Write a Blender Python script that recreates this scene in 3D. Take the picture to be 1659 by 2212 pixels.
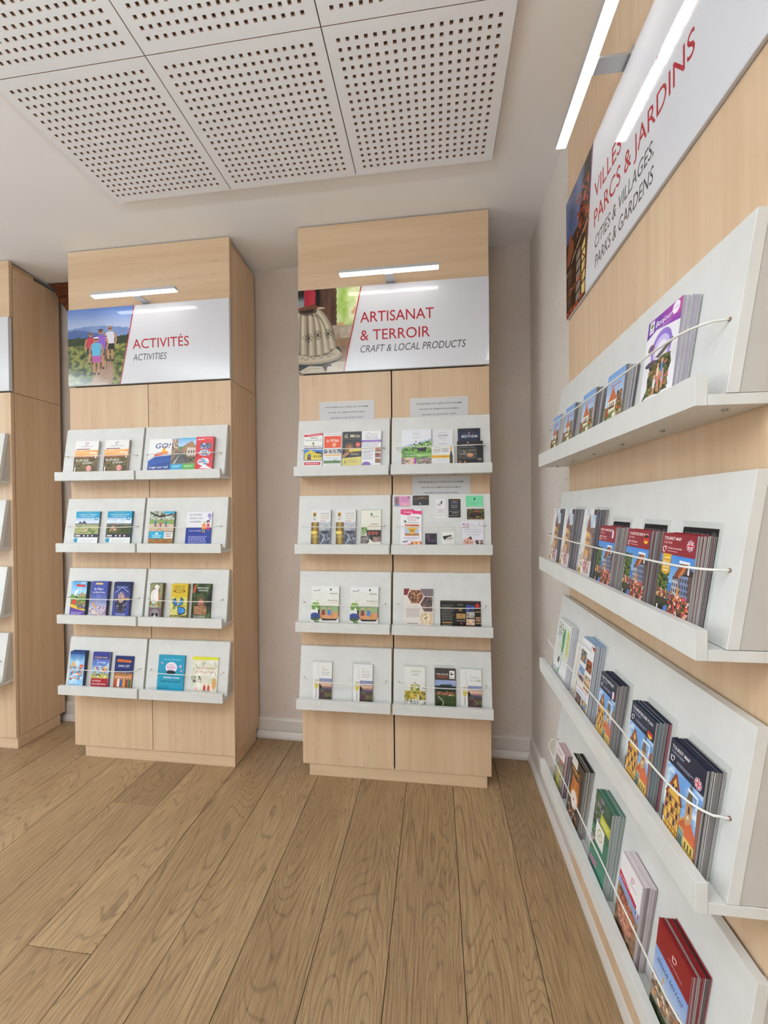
import bpy, bmesh, math, random
from mathutils import Matrix, Vector
random.seed(7)
S = bpy.context.scene
COL = S.collection
for o in list(bpy.data.objects): bpy.data.objects.remove(o)

# ---------------------------------------------------------------- camera
FPX, YAW, PITCH, ROLL, HCAM = 871.71, 0.12754, -0.00945, 0.00832, 1.4481
cam = bpy.data.objects.new('camera', bpy.data.cameras.new('camera'))
COL.objects.link(cam)
cam.data.sensor_fit = 'HORIZONTAL'; cam.data.sensor_width = 36.0
cam.data.lens = FPX/1659*36.0
cam.data.clip_start = .02
cy_, sy_ = math.cos(YAW), math.sin(YAW); cp, sp = math.cos(PITCH), math.sin(PITCH); cr, sr = math.cos(ROLL), math.sin(ROLL)
rx = Vector((cy_, sy_, 0)); fy = Vector((-sy_, cy_, 0)); uz = Vector((0, 0, 1))
fy, uz = cp*fy+sp*uz, -sp*fy+cp*uz
rx, uz = cr*rx-sr*uz, sr*rx+cr*uz
M = Matrix((rx, uz, -fy)).transposed().to_4x4(); M.translation = (0, 0, HCAM)
cam.matrix_world = M
S.camera = cam

# ---------------------------------------------------------------- world, light, exposure
wd = bpy.data.worlds.new('world'); S.world = wd; wd.use_nodes = True
wd.node_tree.nodes['Background'].inputs[0].default_value = (.75, .85, 1, 1)
wd.node_tree.nodes['Background'].inputs[1].default_value = .6
S.view_settings.view_transform = 'Standard'; S.view_settings.look = 'None'
S.view_settings.exposure = 0.10; S.view_settings.gamma = 1.0
S.view_settings.use_curve_mapping = False

def area(name, loc, rot, sx, sy, power, color):
    l = bpy.data.lights.new(name, 'AREA'); l.shape = 'RECTANGLE'; l.size = sx; l.size_y = sy
    l.energy = power; l.color = color
    o = bpy.data.objects.new(name, l); COL.objects.link(o)
    o.location = loc; o.rotation_euler = rot
    return o
# fill lights at two unseen windows, added behind the photographer and on the left
area('added_window_light', (-2.3, -3.42, 1.45), (math.radians(90), 0, 0), 3.6, 2.0, 22, (.76, .91, 1))
area('added_window_light', (-5.9, .2, 1.35), (math.radians(90), 0, math.radians(-90)), 2.9, 2.0, 74, (.78, .92, 1))
FILL_LAMPS = [(-2.45, -.1), (-.65, -.15), (-.65, -1.9), (-2.45, -1.9), (-4.3, -.1)]  # leading pair follows the sign reflections, the rest added to brighten the room
for (x, y) in FILL_LAMPS:
    area('pendant_fill_light', (x, y, 2.49), (0, 0, 0), .5, .2, 6, (.92, .96, 1))          # down
    area('pendant_fill_light', (x, y, 2.535), (math.pi, 0, 0), .6, .24, 32, (.83, .94, 1))   # up, added to brighten the ceiling

# ---------------------------------------------------------------- helpers
def lin(c):
    if isinstance(c, str):
        c = tuple(int(c[i:i+2], 16)/255 for i in (0, 2, 4))
    return tuple((x/12.92 if x <= .04045 else ((x+.055)/1.055)**2.4) for x in c[:3])+(1.,)
def lerp(a, b, t): return tuple(a[i]+(b[i]-a[i])*t for i in range(3))
def hx(c): return c if not isinstance(c, str) else tuple(int(c[i:i+2], 16)/255 for i in (0, 2, 4))
def h2(i, j, s=0):
    n = (i*374761393+j*668265263+s*1442695041) & 0xffffffff
    n = ((n ^ (n >> 13))*1274126177) & 0xffffffff
    return ((n ^ (n >> 16)) & 0xffff)/65535.
def vn(x, y, s=0):
    i, j = math.floor(x), math.floor(y); u, v = x-i, y-j
    u = u*u*(3-2*u); v = v*v*(3-2*v)
    a = h2(i, j, s)+(h2(i+1, j, s)-h2(i, j, s))*u
    b = h2(i, j+1, s)+(h2(i+1, j+1, s)-h2(i, j+1, s))*u
    return a+(b-a)*v
def fbm(x, y, s=0): return .5*vn(x, y, s)+.3*vn(2.1*x, 2.1*y, s+1)+.2*vn(4.3*x, 4.3*y, s+2)
def sst(a, b, x):
    t = max(0, min(1, (x-a)/(b-a))); return t*t*(3-2*t)

class MB:
    def __init__(s): s.v = []; s.f = []; s.m = []; s.c = []
    def face(s, pts, m=0, col=None):
        n = len(s.v); s.v += [tuple(p) for p in pts]; s.c += [col]*len(pts)
        s.f.append(tuple(range(n, n+len(pts)))); s.m.append(m)
    def hexa(s, p, m=0, cols=None):
        # p: 8 points, bottom 0-3 ccw from above, top 4-7
        qs = ((3, 2, 1, 0), (4, 5, 6, 7), (0, 1, 5, 4), (1, 2, 6, 5), (2, 3, 7, 6), (3, 0, 4, 7))
        if cols:
            for k, q in enumerate(qs): s.face([p[i] for i in q], m, cols[k])
        else:
            n = len(s.v); s.v += [tuple(x) for x in p]; s.c += [None]*8
            for q in qs: s.f.append(tuple(n+i for i in q)); s.m.append(m)
    def box(s, x0, y0, z0, x1, y1, z1, m=0, cols=None):
        s.hexa([(x0, y0, z0), (x1, y0, z0), (x1, y1, z0), (x0, y1, z0), (x0, y0, z1), (x1, y0, z1), (x1, y1, z1), (x0, y1, z1)], m, cols)
    def prism_x(s, prof, x0, x1, m=0):
        # prof: (y,z) polygon, extruded along x
        n = len(s.v); k = len(prof)
        s.v += [(x0, y, z) for y, z in prof]+[(x1, y, z) for y, z in prof]; s.c += [None]*(2*k)
        s.f.append(tuple(range(n, n+k))); s.f.append(tuple(range(n+2*k-1, n+k-1, -1))); s.m += [m, m]
        for i in range(k):
            j = (i+1) % k; s.f.append((n+i, n+k+i, n+k+j, n+j)); s.m.append(m)
    def tube(s, pts, r, sides=8, m=0):
        n = len(s.v); pts = [Vector(p) for p in pts]
        for i, p in enumerate(pts):
            d = (pts[min(i+1, len(pts)-1)]-pts[max(i-1, 0)]).normalized()
            a = d.cross(Vector((0, 0, 1)));
            if a.length < 1e-4: a = d.cross(Vector((1, 0, 0)))
            a.normalize(); b = d.cross(a)
            for k in range(sides):
                t = 2*math.pi*k/sides; s.v.append(tuple(p+a*(r*math.cos(t))+b*(r*math.sin(t)))); s.c.append(None)
        for i in range(len(pts)-1):
            for k in range(sides):
                q = (k+1) % sides
                s.f.append((n+i*sides+k, n+i*sides+q, n+(i+1)*sides+q, n+(i+1)*sides+k)); s.m.append(m)
        s.f.append(tuple(n+k for k in range(sides))[::-1]); e = n+(len(pts)-1)*sides
        s.f.append(tuple(e+k for k in range(sides))); s.m += [m, m]
    def mesh(s, name, mats, bevel=0, smooth=False, seg=2, fix=True):
        me = bpy.data.meshes.new(name); me.from_pydata(s.v, [], s.f)
        for mt in (mats if isinstance(mats, (list, tuple)) else [mats]): me.materials.append(mt)
        me.polygons.foreach_set('material_index', s.m)
        if any(c is not None for c in s.c):
            at = me.color_attributes.new('Col', 'FLOAT_COLOR', 'POINT'); d = []
            for c in s.c: d += (lin(c) if c is not None else (.8, .8, .8, 1))
            at.data.foreach_set('color', d)
        elif fix:
            bm = bmesh.new(); bm.from_mesh(me); bmesh.ops.recalc_face_normals(bm, faces=bm.faces)
            if bevel:
                es = [e for e in bm.edges if len(e.link_faces) == 2 and e.calc_face_angle(0) > .5]
                bmesh.ops.bevel(bm, geom=es, offset=bevel, segments=seg, profile=.5, affect='EDGES')
            bm.to_mesh(me); bm.free()
        if smooth: me.polygons.foreach_set('use_smooth', [True]*len(me.polygons))
        me.update(); return me
    def build(s, name, mats, parent=None, bevel=0, smooth=False, loc=None, rot=None, seg=2, fix=True):
        return link(name, s.mesh(name, mats, bevel, smooth, seg, fix), parent, loc, rot)
def link(name, me, parent=None, loc=None, rot=None):
    o = bpy.data.objects.new(name, me); COL.objects.link(o)
    if parent: o.parent = parent
    if loc is not None: o.location = loc
    if rot is not None: o.rotation_euler = rot
    return o
def tag(o, label, cat, group=None, kind=None):
    if label: o['label'] = label
    if cat: o['category'] = cat
    if group: o['group'] = group
    if kind: o['kind'] = kind
    return o
def empty(name, loc, rz=0):
    o = link(name, None, None, loc, (0, 0, rz)); o.empty_display_size = .1; return o
def structure(o): o['kind'] = 'structure'; return o
def box1(name, a, b, mat, parent=None, bevel=.001):
    m = MB(); m.box(*a, *b); return m.build(name, mat, parent, bevel)

# ---------------------------------------------------------------- materials
class NT:
    def __init__(s, name, rough=.5, spec=.5):
        s.mat = bpy.data.materials.new(name); s.mat.use_nodes = True
        s.t = s.mat.node_tree; s.b = s.t.nodes['Principled BSDF']
        s.b.inputs['Roughness'].default_value = rough
        s.b.inputs['Specular IOR Level'].default_value = spec
    def n(s, ty, **k):
        nd = s.t.nodes.new(ty)
        for a, v in k.items():
            if a.startswith('i_'): nd.inputs[a[2:].replace('_', ' ')].default_value = v
            else: setattr(nd, a, v)
        return nd
    def l(s, a, b): s.t.links.new(a, b)
    def ramp(s, fac, stops, interp='LINEAR'):
        r = s.n('ShaderNodeValToRGB'); r.color_ramp.interpolation = interp; e = r.color_ramp.elements
        while len(e) < len(stops): e.new(.5)
        for k, (p, c) in enumerate(stops): e[k].position = p; e[k].color = lin(c)
        s.l(fac, r.inputs[0]); return r.outputs[0]
    def mix(s, fac, a, b, mode='MIX'):
        m = s.n('ShaderNodeMix', data_type='RGBA', blend_type=mode)
        for sock, v in ((m.inputs[0], fac), (m.inputs[6], a), (m.inputs[7], b)):
            if hasattr(v, 'links'): s.l(v, sock)
            elif isinstance(v, (int, float)): sock.default_value = v
            else: sock.default_value = lin(v)
        return m.outputs[2]
    def math(s, op, a, b=None, c=None):
        m = s.n('ShaderNodeMath', operation=op)
        for k, v in enumerate((a, b, c)):
            if v is None: continue
            if hasattr(v, 'links'): s.l(v, m.inputs[k])
            else: m.inputs[k].default_value = v
        return m.outputs[0]
    def coords(s, scale=(1, 1, 1), rnd=0):
        tc = s.n('ShaderNodeTexCoord'); src = tc.outputs['Object']
        if rnd:
            oi = s.n('ShaderNodeObjectInfo'); mu = s.n('ShaderNodeVectorMath', operation='SCALE')
            cb = s.n('ShaderNodeCombineXYZ')
            for k, f in enumerate((17.3, 9.1, 23.7)): s.l(s.math('MULTIPLY', oi.outputs['Random'], f*rnd), cb.inputs[k])
            ad = s.n('ShaderNodeVectorMath', operation='ADD'); s.l(src, ad.inputs[0]); s.l(cb.outputs[0], ad.inputs[1]); src = ad.outputs[0]
        mp = s.n('ShaderNodeMapping'); mp.inputs['Scale'].default_value = scale; s.l(src, mp.inputs[0]); return mp.outputs[0]
    def noise(s, vec, scale, detail=3, rough=.5, dist=0):
        n = s.n('ShaderNodeTexNoise'); n.inputs['Scale'].default_value = scale; n.inputs['Detail'].default_value = detail
        n.inputs['Roughness'].default_value = rough; n.inputs['Distortion'].default_value = dist
        s.l(vec, n.inputs['Vector']); return n.outputs['Fac']
    def base(s, c): s.l(c, s.b.inputs['Base Color']) if hasattr(c, 'links') else setattr(s.b.inputs['Base Color'], 'default_value', lin(c))
    def bump(s, h, strength=.2, dist=.01):
        b = s.n('ShaderNodeBump'); b.inputs['Strength'].default_value = strength; b.inputs['Distance'].default_value = dist
        s.l(h, b.inputs['Height']); s.l(b.outputs[0], s.b.inputs['Normal'])
def plain(name, c, rough=.5, spec=.5, metal=0):
    m = NT(name, rough, spec); m.base(c); m.b.inputs['Metallic'].default_value = metal; return m.mat

def maple(name, axis):
    m = NT(name, .42, .35)
    g = {'z': (38, 38, 1.6), 'x': (1.6, 38, 38)}[axis]
    a = m.noise(m.coords(g, 1), 1.0, 4, .6, .3)
    lo = m.noise(m.coords(tuple(.16*q for q in g), 1), 1.0, 3, .6, .6)
    c = m.ramp(lo, [(.3, 'ccab8a'), (.5, 'd4b594'), (.7, 'dabe9e')])
    c = m.mix(.17, c, m.ramp(a, [(.35, 'b08b66'), (.6, 'dcc3a4')]))
    fl = m.noise(m.coords({'z': (9, 9, 2.2), 'x': (2.2, 9, 9)}[axis], 2), 2.0, 2, .5)
    c = m.mix(m.math('MULTIPLY', m.math('GREATER_THAN', m.noise(m.coords({'z': (90, 90, 14), 'x': (14, 90, 90)}[axis], 3), 1.0, 1), .735), .35), c, 'a47b55')
    m.base(c); m.bump(a, .04, .002); return m.mat
MAPLE_V = maple('maple_veneer_vertical_grain', 'z')
MAPLE_H = maple('maple_veneer_horizontal_grain', 'x')
EDGE = plain('veneer_edge_band', 'c2a480', .45)
GAP = plain('dark_gap', '191613', .8)
WHITE = (lambda m: (m.base(m.ramp(m.noise(m.coords((6, 6, 6), 1), 3, 2), [(.3, 'd2d0cb'), (.7, 'd8d6d1')])), m.mat)[1])(NT('white_laminate', .38, .4))
GREYEDGE = plain('laminate_cut_edge', 'bdb9b2', .5)
WIRE = plain('white_coated_wire', 'e0ddd5', .35)
STEEL = plain('zinc_screw', 'a8a59e', .3, .5, .9)
ALU = plain('brushed_aluminium', 'c3c4c6', .35, .5, .6)
BASEB = plain('white_baseboard_paint', 'cfc5bb', .45)
PLASTIC = NT('clear_plastic_sleeve', .12, .6)
PLASTIC.base('eeeee8'); PLASTIC.b.inputs['Alpha'].default_value = .38; PLASTIC = PLASTIC.mat
LED = NT('lit_led_diffuser'); LED.base('ffffff')
LED.b.inputs['Emission Color'].default_value = (1, .98, .97, 1); LED.b.inputs['Emission Strength'].default_value = 6.5; LED = LED.mat

def plaster(name, c1, c2, strength):
    m = NT(name, .75, .25)
    v = m.coords((1, 1, 1))
    big = m.noise(v, 2.2, 3, .55); med = m.noise(v, 42, 3, .6, .6)
    vo = m.n('ShaderNodeTexVoronoi'); vo.inputs['Scale'].default_value = 34; m.l(v, vo.inputs['Vector'])
    spots = m.ramp(vo.outputs['Distance'], [(.05, 'ffffff'), (.22, '000000')])
    pit = m.math('MULTIPLY', spots, m.math('GREATER_THAN', m.noise(v, 9, 1), .6))
    c = m.ramp(big, [(.3, c1), (.7, c2)])
    c = m.mix(m.math('MULTIPLY', m.math('GREATER_THAN', m.noise(v, 75, 0), .80), .3), c, '8f7d6d')
    m.base(c)
    hgt = m.math('ADD', m.math('MULTIPLY', med, .55), m.math('MULTIPLY', pit, .6))
    m.bump(hgt, strength, .012); return m.mat
ROOMWHITE = plain('matt_white_wall_paint', 'dcdad6', .8, .2)
PLASTER = plaster('rough_plaster', 'c8b9ac', 'd0c2b6', .34)
PLASTER_R = plaster('rough_roller_plaster', 'd2c6bb', 'd9cec4', .75)
CEIL = NT('matt_ceiling_paint', .85, .2); CEIL.base(CEIL.ramp(CEIL.noise(CEIL.coords(), 1.5, 2), [(.3, 'eeecec'), (.7, 'f2f0f0')])); CEIL = CEIL.mat
TILE = plain('painted_acoustic_tile', 'ececee', .8, .2)
HOLE = plain('tile_felt_backing', '8a6b58', .9, .1)
TILECUT = plain('tile_cut_plaster', 'b79a86', .85, .1)

def oak():
    m = NT('oak_floorboard', .42, .38)
    v = m.coords((1, 1, 1), 1)
    vs = m.coords((1, .17, 1), 1)
    n1 = m.noise(vs, 5.2, 2.2, .4, .5)
    ring = m.math('FRACT', m.math('MULTIPLY', n1, 36))
    ring = m.math('ABSOLUTE', m.math('SUBTRACT', ring, .5))
    fine = m.noise(m.coords((1, .035, 1), 1), 190, 3, .65)
    pore = m.noise(m.coords((1, .05, 1), 2), 330, 2, .6)
    tone = m.noise(m.coords((1, .3, 1), 3), 2.6, 3, .6)
    c = m.ramp(tone, [(.28, '936c42'), (.5, 'ad8554'), (.72, 'c09a66')])
    c = m.mix(m.math('MULTIPLY', m.ramp(ring, [(.0, 'ffffff'), (.14, '505050'), (.4, '000000')]), .72), c, '644a2e')
    c = m.mix(.32, c, m.ramp(fine, [(.34, '765433'), (.62, 'cfae7c')]))
    c = m.mix(m.math('MULTIPLY', m.math('GREATER_THAN', pore, .63), .3), c, '60472c')
    vo = m.n('ShaderNodeTexVoronoi'); vo.inputs['Scale'].default_value = 2.4; m.l(m.coords((1, .55, 1), 5), vo.inputs['Vector'])
    c = m.mix(m.ramp(vo.outputs['Distance'], [(.0, 'd8d8d8'), (.035, '505050'), (.07, '000000')]), c, '4a3320')
    oi = m.n('ShaderNodeObjectInfo')
    hv = m.n('ShaderNodeHueSaturation'); hv.inputs['Saturation'].default_value = .88
    m.l(m.math('ADD', m.math('MULTIPLY', oi.outputs['Random'], .12), .77), hv.inputs['Value']); m.l(c, hv.inputs['Color'])
    m.base(hv.outputs[0])
    m.bump(m.math('ADD', m.math('MULTIPLY', fine, .5), m.math('MULTIPLY', ring, .5)), .1, .002)
    m.l(m.math('ADD', m.math('MULTIPLY', fine, .2), .32), m.b.inputs['Roughness'])
    return m.mat
OAK = oak()
BEAM = NT('rough_dark_timber', .8, .2)
BEAM.base(BEAM.ramp(BEAM.noise(BEAM.coords((4, 30, 30)), 2, 4, .7), [(.3, '34190c'), (.55, '6e3d20'), (.75, '97592f')]))
BEAM.bump(BEAM.noise(BEAM.coords((4, 30, 30)), 2, 4, .7), .9, .02); BEAM = BEAM.mat

def printed(name, rough, spec=.5):
    m = NT(name, rough, spec); a = m.n('ShaderNodeVertexColor'); a.layer_name = 'Col'; m.base(a.outputs['Color']); return m.mat
PAPER = printed('printed_coated_paper', .33, .45)
MATT = printed('printed_matt_paper', .6, .3)
GLOSS = printed('printed_acrylic_sign', .055, .5)

# ---------------------------------------------------------------- flat print: layered coloured shapes and lettering
GC = {}
def glyph(s, b, it):
    k = (s, b, it)
    if k not in GC:
        cu = bpy.data.curves.new('lettering', 'FONT'); cu.body = s; cu.size = 1; cu.resolution_u = 3
        cu.shear = .22 if it else 0; cu.offset = .0055*b; cu.fill_mode = 'FRONT'
        ob = bpy.data.objects.new('lettering', cu); me = bpy.data.meshes.new_from_object(ob)
        vs = [(v.co.x, v.co.y) for v in me.vertices]; fs = [tuple(p.vertices) for p in me.polygons]
        bpy.data.objects.remove(ob); bpy.data.curves.remove(cu); bpy.data.meshes.remove(me)
        xs = [p[0] for p in vs] or [0, 1]
        GC[k] = (vs, fs, min(xs), max(xs))
    return GC[k]
CAP = .73
class Print(MB):
    def __init__(s, w, h, y0=0, bg=None):
        MB.__init__(s); s.w, s.h, s.y, s.k = w, h, y0, 0
        if bg: s.R(0, 0, 1, 1, bg)
    def pt(s, u, v):
        u = max(0., min(1., u)); v = max(0., min(1., v)); return ((u-.5)*s.w, s.y-s.k*5e-6, v*s.h)
    def P(s, pts, c):
        s.k += 1; c = hx(c); s.face([s.pt(*p) for p in pts], 0, c)
    def R(s, a, b, c_, d, col): s.P([(a, b), (c_, b), (c_, d), (a, d)], col)
    def G(s, a, b, c_, d, top, bot):
        s.k += 1; n = len(s.v); s.v += [s.pt(a, b), s.pt(c_, b), s.pt(c_, d), s.pt(a, d)]; s.c += [hx(bot)]*2+[hx(top)]*2
        s.f.append((n, n+1, n+2, n+3)); s.m.append(0)
    def E(s, u, v, ru, rv, c, n=20, a=0, b=360):
        s.P([(u+ru*math.cos(math.radians(a+(b-a)*i/n)), v+rv*math.sin(math.radians(a+(b-a)*i/n))) for i in range(n if b-a == 360 else n+1)], c)
    def C(s, u, v, r, c, n=20): s.E(u, v, r, r*s.w/s.h, c, n)
    def L(s, pts, wd, c):
        # stroke of width wd (fraction of print width)
        hw = wd*s.w/2; q = [Vector(((u)*s.w, v*s.h)) for u, v in pts]; A = []; B = []
        for i, p in enumerate(q):
            d = q[min(i+1, len(q)-1)]-q[max(i-1, 0)]; d = Vector((-d.y, d.x)).normalized()*hw
            A.append(p+d); B.append(p-d)
        s.k += 1; n = len(s.v); c = hx(c); k = len(q)
        for p in A+B: s.v.append((max(0., min(s.w, p.x))-.5*s.w, s.y-s.k*5e-6, max(0., min(s.h, p.y)))); s.c.append(c)
        for i in range(k-1): s.f.append((n+i, n+k+i, n+k+i+1, n+i+1)); s.m.append(0)
    def T(s, t, u, v, hh, c, w=None, al='l', b=0, it=0, rot=0):
        vs, fs, x0, x1 = glyph(t, b, it); sc = hh*s.h/CAP; sx = sc
        if w: sx = w*(s.h if rot else s.w)/max(1e-6, x1-x0)
        off = {'l': -x0, 'c': -(x0+x1)/2, 'r': -x1}[al]
        s.k += 1; n = len(s.v); c = hx(c); y = s.y-s.k*5e-6; ca, sa = math.cos(rot), math.sin(rot)
        ox, oz = (u-.5)*s.w, v*s.h
        for x, z in vs:
            px, pz = (x+off)*sx, z*sc
            s.v.append((ox+px*ca-pz*sa, y, oz+px*sa+pz*ca)); s.c.append(c)
        for f in fs: s.f.append(tuple(n+i for i in f)); s.m.append(0)
    def LN(s, a, b, c_, d, n, col, rag=.25, seed=1, fill=.42):
        # lines of print too small to read
        r = random.Random(seed); st = (d-b)/n
        for i in range(n):
            y = d-st*(i+.8); e = c_-(c_-a)*rag*r.random(); x = a
            while x < e-.01:
                q = min(e, x+(c_-a)*r.uniform(.07, .2)); s.R(x, y, q, y+st*fill, col); s.k -= 1; x = q+(c_-a)*.025
        s.k += 1
    def PH(s, a, b, c_, d, fn, nx=24, ny=24, top=None):
        # picture: a fine mesh of colours; top = right edge at the top when slanted
        s.k += 1; n = len(s.v); y = s.y-s.k*5e-6
        for j in range(ny+1):
            t = j/ny; r = c_ if top is None else c_+(top-c_)*t
            for i in range(nx+1):
                q = i/nx; u = a+(r-a)*q; v = b+(d-b)*t
                s.v.append(((u-.5)*s.w, y, v*s.h))
                s.c.append(hx(fn(q if top is None else (u-a)/(max(c_, top)-a), t)))
        for j in range(ny):
            for i in range(nx):
                k = n+j*(nx+1)+i; s.f.append((k, k+1, k+nx+2, k+nx+1)); s.m.append(0)
    def SP(s, a, b, c_, d, pal, n, size, seed=3, asp=1.):
        # many small patches of colour (flowers, crowds, foliage)
        r = random.Random(seed); s.k += 1
        for i in range(n):
            u, v = r.uniform(a, c_), r.uniform(b, d); z = size*r.uniform(.5, 1.3); t = r.uniform(0, 3.14)
            pts = [(u+z*math.cos(t+q)/s.w*s.w, v+z*math.sin(t+q)*s.w/s.h*asp) for q in (0, 1.3, 3.0, 4.5)]
            pts = [(min(max(x, a), c_), min(max(y, b), d)) for x, y in pts]
            s.face([(lambda p: (p[0], p[1]-(i % 40)*5e-7, p[2]))(s.pt(*p)) for p in pts], 0, hx(r.choice(pal)))
        s.k += 5
def blot(pal, sx, sy, seed=0, con=1.6):
    pal = [hx(p) for p in pal]
    def fn(u, v):
        q = max(0, min(.999, (fbm(u*sx, v*sy, seed)-.5)*con+.5))*(len(pal)-1); i = int(q)
        return lerp(pal[i], pal[min(i+1, len(pal)-1)], q-i)
    return fn
def land(sky=('5b8fd0', 'cfe0f0'), hill='5a7a8f', field=('8fa04a', '4f6b25', 'b9b86a'), hz=.5, seed=0, hh=.12, sc=6):
    sk = [hx(c) for c in sky]; hi = hx(hill); fl = blot(field, sc, sc*2, seed+5)
    def fn(u, v):
        hl = hz+hh*(.25+fbm(u*2.5+seed, .3, seed))
        if v > hl:
            t = (v-hl)/(1-hl+1e-6); c = lerp(sk[1], sk[0], t); return lerp(c, (1, 1, 1), .5*sst(.55, .75, fbm(u*3, v*5, seed+9)))
        if v > hz: return lerp(hi, sk[1], .35*fbm(u*5, v*5, seed+2))
        return fl(u, v)
    return fn

# ================================================================ the room
XW = .543
def wall_y(x): return 2.405+(XW-x)*.029
def ceil_z(y): return 2.955+max(0, min(.5, 2.405-y))*.03
XL_, YR_ = -6.0, -3.5
# floor: sub-floor plus one board at a time
fl = MB(); fl.box(XL_-.1, YR_-.1, -.08, XW+.1, 2.75, -.012)
floor = structure(fl.build('floor', GAP))
PW = .2405; XS = .319; GP = .0011
MESH_P = {}
def plank(x0, x1, y0, y1):
    w, l = round(x1-x0-2*GP, 4), round(y1-y0-2*GP, 4); k = (w, l)
    if k not in MESH_P:
        m = MB(); m.box(-w/2, -l/2, -.012, w/2, l/2, 0); MESH_P[k] = m.mesh('plank', OAK, .0007, seg=1)
    link('plank', MESH_P[k], floor, ((x0+x1)/2, (y0+y1)/2, 0))
r_ = random.Random(4)
cols = [(XS, XW-.002)]+[(XS-PW*(i+1), XS-PW*i) for i in range(25)]
for i, (a, b) in enumerate(cols):
    if a < XL_: a = XL_
    if b <= a: break
    y = 2.46+(XW-a)*.029
    j = {7: 1.17, 8: 1.805}.get(i, r_.uniform(-.35, .55) if i < 8 else r_.uniform(-.4, 2.2))
    ys = [y, j]
    while ys[-1] > YR_: ys.append(max(YR_, ys[-1]-2.05))
    for p, q in zip(ys[1:], ys[:-1]):
        if q-p > .02: plank(a, b, p, q)
# walls
def slab(name, pts, z0, z1, mat):
    m = MB(); n = len(pts)
    m.v = [(x, y, z0) for x, y in pts]+[(x, y, z1) for x, y in pts]; m.c = [None]*(2*n)
    m.f = [tuple(range(n))[::-1], tuple(range(n, 2*n))]+[(i, (i+1) % n, n+(i+1) % n, n+i) for i in range(n)]; m.m = [0]*(n+2)
    return structure(m.build(name, mat))
slab('wall_back', [(XL_-.1, wall_y(XL_)), (XW+.1, wall_y(XW+.1)), (XW+.1, wall_y(XW)+.2), (XL_-.1, wall_y(XL_)+.2)], -.08, 3.1, PLASTER)
slab('wall_right', [(XW, YR_-.1), (XW+.2, YR_-.1), (XW+.2, 2.4), (XW, 2.404)], -.08, 3.1, PLASTER_R)
def holed_wall(name, axis, c0, c1, a0, a1, w0, w1, z0, z1):
    m = MB()
    for p, q, s, t in ((a0, w0, -.08, 3.1), (w1, a1, -.08, 3.1), (w0, w1, -.08, z0), (w0, w1, z1, 3.1)):
        m.box(p, c0, s, q, c1, t) if axis == 'x' else m.box(c0, p, s, c1, q, t)
    return structure(m.build(name, ROOMWHITE))
holed_wall('wall_rear', 'x', YR_-.2, YR_, XL_-.1, XW+.1, -4.2, -.4, .4, 2.5)
holed_wall('wall_left', 'y', XL_-.2, XL_, YR_-.1, 2.7, -1.3, 1.7, .3, 2.4)
def added_window(n, ax, c, a0, a1, z0, z1):
    m = MB(); t = .05
    for p, q, s, e in ((a0, a0+t, z0, z1), (a1-t, a1, z0, z1), (a0+t, a1-t, z0, z0+t), (a0+t, a1-t, z1-t, z1), ((a0+a1)/2-t/2, (a0+a1)/2+t/2, z0+t, z1-t)):
        m.box(p, c-.04, s, q, c+.0, e) if ax == 'x' else m.box(c-.04, p, s, c, q, e)
    structure(m.build('added_window_%d' % n, BASEB))
added_window(1, 'x', YR_-.06, -4.2, -.4, .4, 2.5); added_window(2, 'y', XL_-.06, -1.3, 1.7, .3, 2.4)  # unseen windows, added as openings for the fill lights
# ceiling: slightly sagging towards the back wall
m = MB(); ys = [YR_-.1, 1.9, 2.0, 2.1, 2.2, 2.3, 2.4, 2.7]
for a, b in zip(ys[:-1], ys[1:]):
    za, zb = ceil_z(a), ceil_z(b)
    m.hexa([(XL_-.1, a, za), (XW+.1, a, za), (XW+.1, b, zb), (XL_-.1, b, zb), (XL_-.1, a, 3.1), (XW+.1, a, 3.1), (XW+.1, b, 3.1), (XL_-.1, b, 3.1)])
ceiling = structure(m.build('ceiling', CEIL))
# perforated acoustic tiles under it
def tile_mesh(w, d, n=18, mx=.0435, my=.0415, hs=.0118, th=.013):
    m = MB(); px = (w-2*mx)/(n-1); py = (d-2*my)/(n-1)
    gx = [-w/2]; gy = [-d/2]
    for i in range(n):
        cx, cy = -w/2+mx+i*px, -d/2+my+i*py; gx += [cx-hs/2, cx+hs/2]; gy += [cy-hs/2, cy+hs/2]
    gx.append(w/2); gy.append(d/2)
    for i in range(len(gx)-1):
        for j in range(len(gy)-1):
            a, b, c, e = gx[i], gx[i+1], gy[j], gy[j+1]
            if i % 2 and j % 2:
                m.face([(a, c, th), (a, e, th), (b, e, th), (b, c, th)], 1)
                for p, q in (((a, c), (b, c)), ((b, c), (b, e)), ((b, e), (a, e)), ((a, e), (a, c))):
                    m.face([(*p, 0), (*p, th), (*q, th), (*q, 0)], 2)
            else: m.face([(a, c, 0), (a, e, 0), (b, e, 0), (b, c, 0)], 0)
    for p, q in (((-w/2, -d/2), (w/2, -d/2)), ((w/2, -d/2), (w/2, d/2)), ((w/2, d/2), (-w/2, d/2)), ((-w/2, d/2), (-w/2, -d/2))):
        m.face([(*p, 0), (*p, .019), (*q, .019), (*q, 0)], 2)
    m.face([(-w/2, -d/2, .019), (w/2, -d/2, .019), (w/2, d/2, .019), (-w/2, d/2, .019)], 0)
    return m.mesh('ceiling_tile', [TILE, HOLE, TILECUT], fix=False)
TM = tile_mesh(.5945, .566)
for i in range(3):
    for j in range(4):
        link('ceiling_tile', TM, ceiling, (-.0457-.598*i, 1.5228-.5685*j, 2.950))
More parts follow.
